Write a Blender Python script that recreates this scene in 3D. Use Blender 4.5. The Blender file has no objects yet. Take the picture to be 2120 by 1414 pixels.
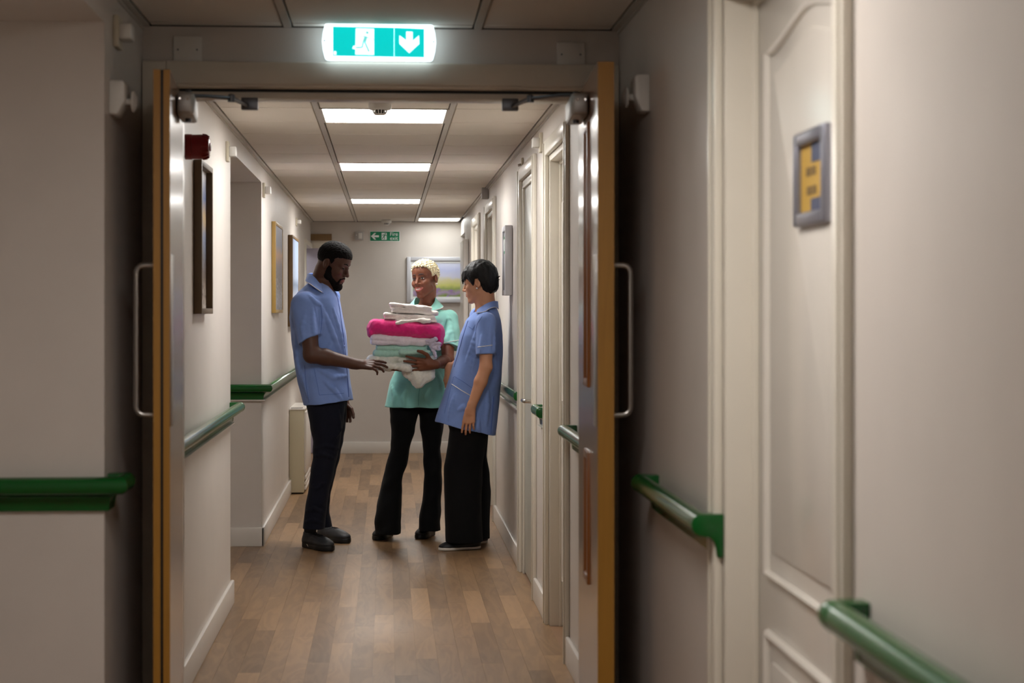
import bpy, bmesh, math, random
import numpy as np
from mathutils import Vector, Matrix

random.seed(7)
rng = np.random.default_rng(7)
scene = bpy.context.scene
col = scene.collection

# ------------------------------------------------------------------ camera, world, exposure
F_PX = 3800.0                      # focal length in photo pixels (2120 wide)
CAM_H = 1.42
YAW = math.atan(258.0 / F_PX)      # camera looks a little to the right of the corridor axis
cam_data = bpy.data.cameras.new('camera')
cam = bpy.data.objects.new('camera', cam_data)
col.objects.link(cam)
cam_data.sensor_width = 36.0
cam_data.lens = 36.0 * F_PX / 2120.0
cam_data.shift_y = -64.0 / 2120.0
cam_data.clip_start = 0.05
cam_data.clip_end = 60.0
cam.location = (0.0, 0.0, CAM_H)
cam.rotation_euler = (math.pi / 2, 0.0, -YAW)
cam_data.dof.use_dof = True
cam_data.dof.focus_distance = 11.0
cam_data.dof.aperture_fstop = 5.0
scene.camera = cam

world = bpy.data.worlds.new('world')
scene.world = world
world.use_nodes = True
world.node_tree.nodes['Background'].inputs[0].default_value = (0.5, 0.48, 0.45, 1)
world.node_tree.nodes['Background'].inputs[1].default_value = 0.05

PANEL_STRENGTH = 27.0
NEAR_STRENGTH = 24.0
SIGN_STRENGTH = 2.6

vs = scene.view_settings
vs.view_transform = 'Standard'
vs.look = 'None'
vs.exposure = 0.0
vs.gamma = 1.0
vs.use_curve_mapping = False

# ------------------------------------------------------------------ helpers
CY, SY = math.cos(YAW), math.sin(YAW)
def at(px, py, Y):
    """photo pixel -> world point on the cross-section of the corridor at distance Y"""
    k = (px - 1060.0) / F_PX
    X = Y * (k * CY + SY) / (CY - k * SY)
    d = Y * CY + X * SY
    return Vector((X, Y, CAM_H - (py - 643.0) * d / F_PX))
def yon(px, X):
    """distance Y at which the long plane x = X is met by photo column px"""
    k = (px - 1060.0) / F_PX
    return X * (CY - k * SY) / (k * CY + SY)
def zat(py, X, Y):
    return CAM_H - (py - 643.0) * (Y * CY + X * SY) / F_PX

def s2l(r, g, b):
    f = lambda c: (c / 255 / 12.92) if c / 255 <= 0.04045 else ((c / 255 + 0.055) / 1.055) ** 2.4
    return (f(r), f(g), f(b), 1.0)

MATS = {}
def mat(name, rgb, rough=0.5, metal=0.0, noise=0.0, nscale=20.0, bump=0.0, bscale=60.0, spec=0.5,
        emit=None, estr=0.0, coat=0.0, sheen=0.0, attr=None, rnd=0.0, trans=0.0, ior=1.45):
    m = bpy.data.materials.new(name)
    m.use_nodes = True
    nt = m.node_tree
    b = nt.nodes['Principled BSDF']
    c = rgb if len(rgb) == 4 else (*rgb, 1.0)
    b.inputs['Base Color'].default_value = c
    b.inputs['Roughness'].default_value = rough
    b.inputs['Metallic'].default_value = metal
    b.inputs['Specular IOR Level'].default_value = spec
    b.inputs['Coat Weight'].default_value = coat
    b.inputs['Sheen Weight'].default_value = sheen
    b.inputs['Transmission Weight'].default_value = trans
    b.inputs['IOR'].default_value = ior
    if emit is not None:
        b.inputs['Emission Color'].default_value = emit
        b.inputs['Emission Strength'].default_value = estr
    src = None
    if attr:
        a = nt.nodes.new('ShaderNodeAttribute'); a.attribute_name = attr
        src = a.outputs['Color']
    if noise > 0 or rnd > 0:
        tc = nt.nodes.new('ShaderNodeTexCoord')
        n = nt.nodes.new('ShaderNodeTexNoise'); n.inputs['Scale'].default_value = nscale
        n.inputs['Detail'].default_value = 6
        nt.links.new(tc.outputs['Object'], n.inputs['Vector'])
        mr = nt.nodes.new('ShaderNodeMapRange')
        mr.inputs['From Min'].default_value = 0.3; mr.inputs['From Max'].default_value = 0.7
        mr.inputs['To Min'].default_value = 1 - noise; mr.inputs['To Max'].default_value = 1 + noise
        nt.links.new(n.outputs['Fac'], mr.inputs['Value'])
        fac = mr.outputs['Result']
        if rnd > 0:
            oi = nt.nodes.new('ShaderNodeObjectInfo')
            m2 = nt.nodes.new('ShaderNodeMapRange')
            m2.inputs['To Min'].default_value = 1 - rnd; m2.inputs['To Max'].default_value = 1 + rnd
            nt.links.new(oi.outputs['Random'], m2.inputs['Value'])
            mu = nt.nodes.new('ShaderNodeMath'); mu.operation = 'MULTIPLY'
            nt.links.new(fac, mu.inputs[0]); nt.links.new(m2.outputs['Result'], mu.inputs[1])
            fac = mu.outputs[0]
        vm = nt.nodes.new('ShaderNodeVectorMath'); vm.operation = 'SCALE'
        if src is not None: nt.links.new(src, vm.inputs[0])
        else: vm.inputs[0].default_value = c[:3]
        nt.links.new(fac, vm.inputs['Scale'])
        src = vm.outputs[0]
    if src is not None:
        nt.links.new(src, b.inputs['Base Color'])
    if bump > 0:
        tc = nt.nodes.new('ShaderNodeTexCoord')
        n = nt.nodes.new('ShaderNodeTexNoise'); n.inputs['Scale'].default_value = bscale
        n.inputs['Detail'].default_value = 4
        nt.links.new(tc.outputs['Object'], n.inputs['Vector'])
        bp = nt.nodes.new('ShaderNodeBump'); bp.inputs['Strength'].default_value = bump
        bp.inputs['Distance'].default_value = 0.01
        nt.links.new(n.outputs['Fac'], bp.inputs['Height'])
        nt.links.new(bp.outputs['Normal'], b.inputs['Normal'])
    MATS[name] = m
    return m

class MB:
    """collects simple solids into one mesh"""
    def __init__(s): s.v = []; s.f = []
    def add(s, vs_, fs):
        o = len(s.v); s.v += [tuple(p) for p in vs_]; s.f += [tuple(i + o for i in f) for f in fs]
        return s
    def box(s, x0, x1, y0, y1, z0, z1):
        if x0 > x1: x0, x1 = x1, x0
        if y0 > y1: y0, y1 = y1, y0
        if z0 > z1: z0, z1 = z1, z0
        v = [(x, y, z) for x in (x0, x1) for y in (y0, y1) for z in (z0, z1)]
        f = [(0, 1, 3, 2), (4, 6, 7, 5), (0, 4, 5, 1), (2, 3, 7, 6), (0, 2, 6, 4), (1, 5, 7, 3)]
        return s.add(v, f)
    def prism(s, poly, axis, a, b):
        """poly: 2-D outline; extruded along axis ('x': (y,z), 'y': (x,z), 'z': (x,y))"""
        def p3(u, w, t):
            return {'x': (t, u, w), 'y': (u, t, w), 'z': (u, w, t)}[axis]
        n = len(poly)
        v = [p3(u, w, a) for u, w in poly] + [p3(u, w, b) for u, w in poly]
        f = [tuple(range(n))[::-1], tuple(range(n, 2 * n))]
        f += [(i, (i + 1) % n, n + (i + 1) % n, n + i) for i in range(n)]
        return s.add(v, f)
    def tube(s, pts, r, n=10, closed=False, up=None):
        pts = [Vector(p) for p in pts]
        m = len(pts)
        rs = r if hasattr(r, '__len__') else [r] * m
        rings = []
        prev = None
        for i, p in enumerate(pts):
            if closed: t = pts[(i + 1) % m] - pts[i - 1]
            else: t = pts[min(i + 1, m - 1)] - pts[max(i - 1, 0)]
            t.normalize()
            if prev is None:
                a = Vector((0, 0, 1)) if abs(t.z) < 0.9 else Vector((1, 0, 0))
                u = t.cross(a).normalized()
            else:
                u = (prev - t * prev.dot(t)).normalized()
            prev = u
            w = t.cross(u)
            rings.append([p + (u * math.cos(2 * math.pi * k / n) + w * math.sin(2 * math.pi * k / n)) * rs[i] for k in range(n)])
        v = [q for rg in rings for q in rg]
        f = []
        for i in range(m if closed else m - 1):
            j = (i + 1) % m
            for k in range(n):
                f.append((i * n + k, i * n + (k + 1) % n, j * n + (k + 1) % n, j * n + k))
        if not closed:
            f.append(tuple(range(n))[::-1]); f.append(tuple((m - 1) * n + k for k in range(n)))
        return s.add(v, f)
    def lathe(s, prof, n=24, origin=(0, 0, 0), axis='z'):
        """prof: (radius, height) pairs turned about the axis"""
        v = []
        for r, h in prof:
            for k in range(n):
                c, si = r * math.cos(2 * math.pi * k / n), r * math.sin(2 * math.pi * k / n)
                p = {'z': (c, si, h), 'x': (h, c, si), 'y': (c, h, si)}[axis]
                v.append((p[0] + origin[0], p[1] + origin[1], p[2] + origin[2]))
        f = []
        for i in range(len(prof) - 1):
            for k in range(n):
                f.append((i * n + k, i * n + (k + 1) % n, (i + 1) * n + (k + 1) % n, (i + 1) * n + k))
        f.append(tuple(range(n))[::-1]); f.append(tuple((len(prof) - 1) * n + k for k in range(n)))
        return s.add(v, f)
    def ball(s, c, r, n=12, m=8):
        rr = r if hasattr(r, '__len__') else (r, r, r)
        v = [(c[0], c[1], c[2] - rr[2])]
        for i in range(1, m):
            th = math.pi * i / m
            for k in range(n):
                ph = 2 * math.pi * k / n
                v.append((c[0] + rr[0] * math.sin(th) * math.cos(ph), c[1] + rr[1] * math.sin(th) * math.sin(ph), c[2] - rr[2] * math.cos(th)))
        v.append((c[0], c[1], c[2] + rr[2]))
        f = [(0, 1 + (k + 1) % n, 1 + k) for k in range(n)]
        for i in range(m - 2):
            for k in range(n):
                f.append((1 + i * n + k, 1 + i * n + (k + 1) % n, 1 + (i + 1) * n + (k + 1) % n, 1 + (i + 1) * n + k))
        t = len(v) - 1
        f += [(1 + (m - 2) * n + k, 1 + (m - 2) * n + (k + 1) % n, t) for k in range(n)]
        return s.add(v, f)
    def build(s, name, material, parent=None, bevel=0.0, smooth=False, seg=2):
        me = bpy.data.meshes.new(name)
        me.from_pydata(s.v, [], s.f)
        bm = bmesh.new(); bm.from_mesh(me)
        bmesh.ops.recalc_face_normals(bm, faces=bm.faces)
        if bevel > 0:
            es = [e for e in bm.edges if len(e.link_faces) == 2 and e.calc_face_angle(0) > 0.5]
            bmesh.ops.bevel(bm, geom=es, offset=bevel, segments=seg, affect='EDGES', profile=0.5)
        bm.to_mesh(me); bm.free()
        me.materials.append(material)
        if smooth or bevel > 0:
            for p in me.polygons: p.use_smooth = True
            try: me.set_sharp_from_angle(angle=math.radians(40))
            except Exception: pass
        o = bpy.data.objects.new(name, me)
        col.objects.link(o)
        if parent is not None: o.parent = parent
        return o

def empty(name, loc=(0, 0, 0), rotz=0.0, parent=None):
    o = bpy.data.objects.new(name, None)
    o.empty_display_size = 0.05
    col.objects.link(o)
    o.location = loc; o.rotation_euler = (0, 0, rotz)
    if parent is not None: o.parent = parent
    return o
def tag(o, label=None, cat=None, group=None, kind=None):
    if label: o['label'] = label
    if cat: o['category'] = cat
    if group: o['group'] = group
    if kind: o['kind'] = kind
    return o
def struct(o, label=None):
    o['kind'] = 'structure'
    if label: o['label'] = label
    return o
def copy_tree(o, parent=None):
    c = o.copy(); col.objects.link(c); c.parent = parent
    for ch in o.children: copy_tree(ch, c)
    return c
def text_mesh(name, body, size, material, parent, loc, rot, extrude=0.0006, align='CENTER', spacing=1.0):
    cu = bpy.data.curves.new(name, 'FONT')
    cu.body = body; cu.size = size; cu.extrude = extrude; cu.align_x = align; cu.align_y = 'CENTER'
    cu.space_line = spacing
    tmp = bpy.data.objects.new(name, cu); col.objects.link(tmp)
    bpy.context.view_layer.update()
    me = bpy.data.meshes.new_from_object(tmp)
    bpy.data.objects.remove(tmp)
    me.materials.clear(); me.materials.append(material)
    o = bpy.data.objects.new(name, me); col.objects.link(o)
    o.location = loc; o.rotation_euler = rot
    o.parent = parent
    return o

# ------------------------------------------------------------------ materials
mat('wall_paint', s2l(210, 202, 195), 0.42, noise=0.02, nscale=6, bump=0.05, bscale=180, spec=0.45)
mat('wall_end_paint', s2l(208, 200, 193), 0.5, noise=0.02, nscale=6, bump=0.05, bscale=180)
mat('gloss_cream', s2l(222, 215, 202), 0.28, noise=0.015, nscale=8)
mat('gloss_white', s2l(218, 211, 203), 0.3, noise=0.015, nscale=8)
mat('door_cream', s2l(222, 216, 207), 0.22, noise=0.012, nscale=10)
mat('door_lilac', s2l(188, 182, 200), 0.4, noise=0.02)
mat('tile_white', s2l(226, 218, 208), 0.85, noise=0.03, nscale=160, bump=0.12, bscale=260, rnd=0.012)
mat('grid_white', s2l(190, 182, 172), 0.35)
mat('grid_dark', s2l(60, 54, 48), 0.6)
mat('plastic_white', s2l(222, 219, 214), 0.4)
mat('plastic_cream', s2l(205, 196, 176), 0.4, noise=0.01)
mat('steel', s2l(176, 172, 168), 0.28, metal=1.0)
mat('steel_dark', s2l(110, 112, 118), 0.4, metal=0.9)
mat('chrome', s2l(215, 212, 210), 0.12, metal=1.0)
mat('green_rail', s2l(8, 84, 30), 0.24, coat=0.3, noise=0.04, nscale=14)
mat('rail_white', s2l(215, 208, 200), 0.35)
mat('black_rubber', s2l(16, 15, 15), 0.5)
mat('red_plastic', s2l(128, 14, 22), 0.3)
mat('alu_frame', s2l(150, 150, 162), 0.35, metal=0.7)
mat('sign_green', s2l(0, 122, 82), 0.45)
mat('sign_white', s2l(235, 236, 236), 0.45)
mat('glass', (0.95, 0.97, 0.98), 0.03, trans=1.0)
mat('door_pale', s2l(204, 206, 198), 0.3, noise=0.012, nscale=10)
mat('dark_gap', s2l(22, 17, 14), 0.8)
mat('socket_grey', s2l(178, 174, 172), 0.4)

def wood_mat(name, a, b, rough=0.35, scale=(30, 30, 1.2), rnd=False, coat=0.0):
    """long-grain wood: bands of noise stretched along one axis, optional change per object"""
    m = bpy.data.materials.new(name); m.use_nodes = True
    nt = m.node_tree; bs = nt.nodes['Principled BSDF']
    bs.inputs['Roughness'].default_value = rough
    bs.inputs['Coat Weight'].default_value = coat
    tc = nt.nodes.new('ShaderNodeTexCoord')
    mp = nt.nodes.new('ShaderNodeMapping'); mp.inputs['Scale'].default_value = scale
    nt.links.new(tc.outputs['Object'], mp.inputs['Vector'])
    oi = nt.nodes.new('ShaderNodeObjectInfo')
    if rnd:
        sc_ = nt.nodes.new('ShaderNodeVectorMath'); sc_.operation = 'SCALE'
        sc_.inputs[0].default_value = (37.0, 11.0, 53.0)
        nt.links.new(oi.outputs['Random'], sc_.inputs['Scale'])
        ad = nt.nodes.new('ShaderNodeVectorMath'); ad.operation = 'ADD'
        nt.links.new(mp.outputs[0], ad.inputs[0]); nt.links.new(sc_.outputs[0], ad.inputs[1])
        vec = ad.outputs[0]
    else: vec = mp.outputs[0]
    n = nt.nodes.new('ShaderNodeTexNoise'); n.inputs['Scale'].default_value = 1.0
    n.inputs['Detail'].default_value = 5; n.inputs['Distortion'].default_value = 1.6
    nt.links.new(vec, n.inputs['Vector'])
    w = nt.nodes.new('ShaderNodeMath'); w.operation = 'MULTIPLY'; w.inputs[1].default_value = 26.0
    nt.links.new(n.outputs['Fac'], w.inputs[0])
    sn = nt.nodes.new('ShaderNodeMath'); sn.operation = 'SINE'
    nt.links.new(w.outputs[0], sn.inputs[0])
    mx = nt.nodes.new('ShaderNodeMapRange'); mx.inputs['From Min'].default_value = -1
    mx.inputs['To Min'].default_value = 0.3; mx.inputs['To Max'].default_value = 0.7
    nt.links.new(sn.outputs[0], mx.inputs['Value'])
    n2 = nt.nodes.new('ShaderNodeTexNoise'); n2.inputs['Scale'].default_value = 3.0; n2.inputs['Detail'].default_value = 8
    nt.links.new(vec, n2.inputs['Vector'])
    av = nt.nodes.new('ShaderNodeMix'); av.data_type = 'FLOAT'; av.inputs[0].default_value = 0.42
    nt.links.new(mx.outputs[0], av.inputs[2]); nt.links.new(n2.outputs['Fac'], av.inputs[3])
    fac = av.outputs[0]
    if rnd:
        m3 = nt.nodes.new('ShaderNodeMapRange'); m3.inputs['To Min'].default_value = -0.4; m3.inputs['To Max'].default_value = 0.4
        nt.links.new(oi.outputs['Random'], m3.inputs['Value'])
        a2 = nt.nodes.new('ShaderNodeMath'); a2.operation = 'ADD'; a2.use_clamp = True
        nt.links.new(fac, a2.inputs[0]); nt.links.new(m3.outputs[0], a2.inputs[1])
        fac = a2.outputs[0]
    cm = nt.nodes.new('ShaderNodeMix'); cm.data_type = 'RGBA'
    cm.inputs[6].default_value = a; cm.inputs[7].default_value = b
    nt.links.new(fac, cm.inputs[0])
    nt.links.new(cm.outputs[2], bs.inputs['Base Color'])
    MATS[name] = m
    return m
wood_mat('floor_wood', s2l(114, 87, 60), s2l(170, 135, 98), 0.36, (9, 1.3, 9), rnd=True)
wood_mat('floor_base', s2l(132, 102, 78), s2l(150, 116, 88), 0.35, (9, 1.3, 9))
wood_mat('door_veneer', s2l(126, 84, 52), s2l(154, 106, 66), 0.28, (14, 14, 1.0), coat=0.8).node_tree.nodes['Principled BSDF'].inputs['Coat Roughness'].default_value = 0.16
wood_mat('door_edge', s2l(150, 104, 32), s2l(176, 126, 46), 0.45, (30, 30, 1.5))
wood_mat('bead_wood', s2l(132, 78, 34), s2l(160, 98, 46), 0.3, (30, 30, 1.5))
wood_mat('frame_brown', s2l(86, 68, 46), s2l(104, 82, 56), 0.5, (40, 40, 2))
wood_mat('frame_gold', s2l(150, 118, 58), s2l(170, 136, 74), 0.4, (40, 40, 2))
wood_mat('frame_tan', s2l(118, 90, 54), s2l(136, 104, 62), 0.5, (40, 40, 2))
M = MATS
# ------------------------------------------------------------------ the setting
XL, XR = -0.758, 0.729             # faces of the long corridor walls
ZC = 2.303                         # ceiling
YP0, YP1 = 5.76, 5.90              # partition with the fire doors
YE = 18.3                          # end wall
YB = -3.0                          # wall behind the camera
LOB0, LOB1, LOBX = 2.6, yon(216, XL), -1.9      # recess in the near left wall
ALC0, ALC1, ALCX = yon(477, XL), yon(541, XL), -1.7   # recess in the far left wall
ZH = 2.195                         # underside of the headers over the recesses
T = 0.16                           # wall thickness
YT = yon(631, XL)                  # left wall ends here: the passage turns left

def wall(name, boxes, m='wall_paint'):
    mb = MB()
    for b in boxes: mb.box(*b)
    return struct(mb.build(name, M[m]))

# room doors of the right wall: (opening near edge, far edge, recess of the leaf)
D1 = (2.90, 3.955)
D2 = (yon(1176, XR), yon(1137, XR))
D3 = (yon(1109, XR), yon(1081, XR))
D4 = (yon(1026, XR), yon(1009, XR))
D5 = (yon(994, XR), yon(982, XR))
ZD = 2.12                          # head of the door openings

wall('wall_left', [
    (XL - T, XL, YB, LOB0, 0, ZC), (XL - T, XL, LOB0, LOB1, ZH, ZC),
    (XL - T, XL, LOB1 + 0.0, ALC0, 0, ZC), (XL - T, XL, ALC0, ALC1, ZH, ZC), (XL - T, XL, ALC1, YT, 0, ZC),
    (XL - T, XL, YT, YE, 2.08, ZC)])
wall('wall_lobby', [(LOBX, XL - T, LOB1, LOB1 + T, 0, ZC), (LOBX - T, LOBX, LOB0 - T, LOB1 + T, 0, ZC),
                    (LOBX, XL - T, LOB0 - T, LOB0, 0, ZC), (LOBX, XL - T, LOB0, LOB1, ZH, ZC)])
wall('wall_alcove', [(ALCX, XL - T, ALC1, ALC1 + T, 0, ZC), (ALCX - T, ALCX, ALC0 - T, ALC1 + T, 0, ZC),
                     (ALCX, XL - T, ALC0 - T, ALC0, 0, ZC), (ALCX, XL - T, ALC0, ALC1, ZH, ZC)])
rb = []
ds = [D1, D2, D3, D4, D5]
y = YB
for a, b in ds:
    rb.append((XR, XR + T, y, a, 0, ZC)); rb.append((XR, XR + T, a, b, ZD, ZC)); y = b
YR = yon(962.5, XR)                # right wall stops short of the end wall
rb.append((XR, XR + T, y, YR, 0, ZC)); rb.append((XR, XR + T, YR, YE, 2.16, ZC))
wall('wall_right', rb)
wall('wall_back', [(XL - T, XR + T, YB - T, YB, 0, ZC)])
ex0, ex1 = at(600, 643, YE).x, at(687, 643, YE).x           # door in the end wall
zex = zat(498, ex1, YE)
wall('wall_end', [(-2.4, ex0, YE, YE + T, 0, ZC), (ex1, 1.8, YE, YE + T, 0, ZC), (XR + T, 1.8, YR - T, YR, 0, ZC), (1.8, 1.8 + T, YR - T, YE + T, 0, ZC), (XR + T, 1.8, YR, YE, ZC, ZC + 0.02), (ex0, ex1, YE, YE + T, zex, ZC),
                  (-2.4, XL - T, YT - T, YT, 0, ZC), (-2.4 - T, -2.4, YT, YE, 0, ZC)], 'wall_end_paint')
# partition that carries the fire doors: header and two stubs
HXL, HXR = -0.662, 0.634           # clear opening between the frame's rebates
wall('wall_partition', [(XL, XR, YP0, YP1, 2.185, ZC), (XL, HXL - 0.045, YP0, YP1, 0, 2.185), (HXR + 0.045, XR, YP0, YP1, 0, 2.185)])

# ---- floor: subfloor plus every printed plank
fl = MB().box(-2.6, 2.0, YB - T, YE + T, -0.12, 0.0)
floor = struct(fl.build('floor', M['floor_base']))
PW, PLEN = (XR - XL) / 17.0, 0.955
plank_cache = {}
def plank_mesh(w, l):
    key = (round(w, 4), round(l, 4))
    if key not in plank_cache:
        g = 0.0001; t = 0.0014
        mb = MB(); e = 0.0004
        v = [(-w / 2 + g, -l / 2 + g, 0), (w / 2 - g, -l / 2 + g, 0), (w / 2 - g, l / 2 - g, 0), (-w / 2 + g, l / 2 - g, 0)]
        u = [(p[0] * (1 - e / w), p[1] * (1 - e / l), t) for p in v]
        mb.add(v + u, [(4, 5, 6, 7), (0, 1, 5, 4), (1, 2, 6, 5), (2, 3, 7, 6), (3, 0, 4, 7)])
        me = bpy.data.meshes.new('plank'); me.from_pydata(mb.v, [], mb.f); me.materials.append(M['floor_wood'])
        plank_cache[key] = me
    return plank_cache[key]
def plank(x, y0, y1):
    o = bpy.data.objects.new('plank', plank_mesh(PW, y1 - y0)); col.objects.link(o)
    o.location = (x, (y0 + y1) / 2, 0.0); o.parent = floor
offs = [0.0, 0.62, 0.3, 0.8, 0.12, 0.5, 0.95, 0.38, 0.7, 0.2, 0.55, 0.88, 0.05, 0.44, 0.74, 0.27, 0.6]
for i in range(-3, 17):
    x = XL + (i + 0.5) * PW
    lo, hi = (6.0, YE) if i >= 0 else (ALC0, ALC1)
    y = 6.0 - PLEN + offs[i % 17] * PLEN
    while y < hi:
        a, b = max(y, lo), min(y + PLEN, hi)
        if b - a > 0.05: plank(x, a, b)
        y += PLEN

# ---- ceiling: slab, every lay-in tile and the exposed bars
GX0, GX1 = -0.310, 0.283
TS = GX1 - GX0
Y0T = yon(0, -1)  # placeholder, replaced below
Y0T = 8.066
ceiling = struct(MB().box(-2.6, 2.0, YB - T, YE + T, ZC + 0.02, ZC + 0.12).build('ceiling', M['grid_dark']))
tile_cache = {}
def tile_mesh(w, l):
    key = (round(w, 3), round(l, 3))
    if key not in tile_cache:
        g = 0.0045
        o = MB().box(-w / 2 + g, w / 2 - g, -l / 2 + g, l / 2 - g, 0, 0.014).build('tile', M['tile_white'], bevel=0.0025, seg=1)
        me = o.data; bpy.data.objects.remove(o); tile_cache[key] = me
    return tile_cache[key]
LIGHT_ROWS = {0: 'mid', 5: 'mid', 11: 'mid', 16: 'right', -9: 'mid', -15: 'mid'}
cols = [(XL + 0.022, GX0 - 0.012, 'left'), (GX0 + 0.012, GX1 - 0.012, 'mid'), (GX1 + 0.012, XR - 0.022, 'right')]
for r in range(-19, 18):
    y0, y1 = Y0T + r * TS, Y0T + (r + 1) * TS
    for x0, x1, nm in cols:
        if LIGHT_ROWS.get(r) == nm: continue
        segs = [(max(y0, YB), min(y1, YE))]
        if y0 < YP1 and y1 > YP0: segs = [(y0, YP0), (YP1, y1)]
        for a, b in segs:
            if b - a < 0.03: continue
            o = bpy.data.objects.new('tile', tile_mesh(x1 - x0, b - a)); col.objects.link(o)
            o.location = ((x0 + x1) / 2, (a + b) / 2, ZC + 0.003); o.parent = ceiling
for gx in (GX0, GX1):
    for a, b in ((YB, YP0), (YP1, YE)):
        MB().box(gx - 0.012, gx + 0.012, a, b, ZC - 0.001, ZC + 0.02).build('grid_bar', M['grid_white'], ceiling)
# stepped shadow-line angle along both walls
k = 1
for X, s in ((XL, 1), (XR, -1)):
    for a, b in ((YB, YP0), (YP1, YE if X < 0 else YR)):
        mb = MB().box(X, X + s * 0.022, a, b, ZC - 0.002, ZC + 0.02).box(X, X + s * 0.006, a, b, ZC - 0.012, ZC - 0.002)
        struct(mb.build('trim_%d' % k, M['grid_white'])); k += 1

# ---- baseboards
BH, BT = 0.115, 0.018
def base_prof(mb, x0, x1, y0, y1):
    mb.box(x0, x1, y0, y1, 0.0, BH)
def baseboard(name, segs):
    mb = MB()
    for sg in segs: base_prof(mb, *sg)
    return struct(mb.build(name, M['gloss_white'], bevel=0.006))
HEAT0, HEAT1 = yon(596.5, XL) + 0.05, yon(596.5, XL) + 0.95
baseboard('baseboard_left', [(XL, XL + BT, YP1, ALC0 + BT, 0, 0)[:4], (XL, XL + BT, ALC1 - BT, YT, 0, 0)[:4]])
baseboard('baseboard_alcove', [(ALCX, XL + BT, ALC1 - BT, ALC1, 0, 0)[:4], (ALCX, XL, ALC0, ALC0 + BT, 0, 0)[:4]])
baseboard('baseboard_right', [(XR - BT, XR, YP1, D2[0] - 0.07), (XR - BT, XR, D2[1] + 0.07, D3[0] - 0.07), (XR - BT, XR, D3[1] + 0.07, D4[0] - 0.07),
                              (XR - BT, XR, D4[1] + 0.07, D5[0] - 0.07), (XR - BT, XR, D5[1] + 0.07, YR), (XR - BT, XR, D1[1] + 0.07, YP0), (XR - BT, XR, YB, D1[0] - 0.07)])
baseboard('baseboard_end', [(ex1 + 0.07, 1.8, YE - BT, YE)])
baseboard('baseboard_near', [(XL, XL + BT, LOB1 - BT, YP0), (LOBX, XL + BT, LOB1 - BT, LOB1)])

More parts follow.
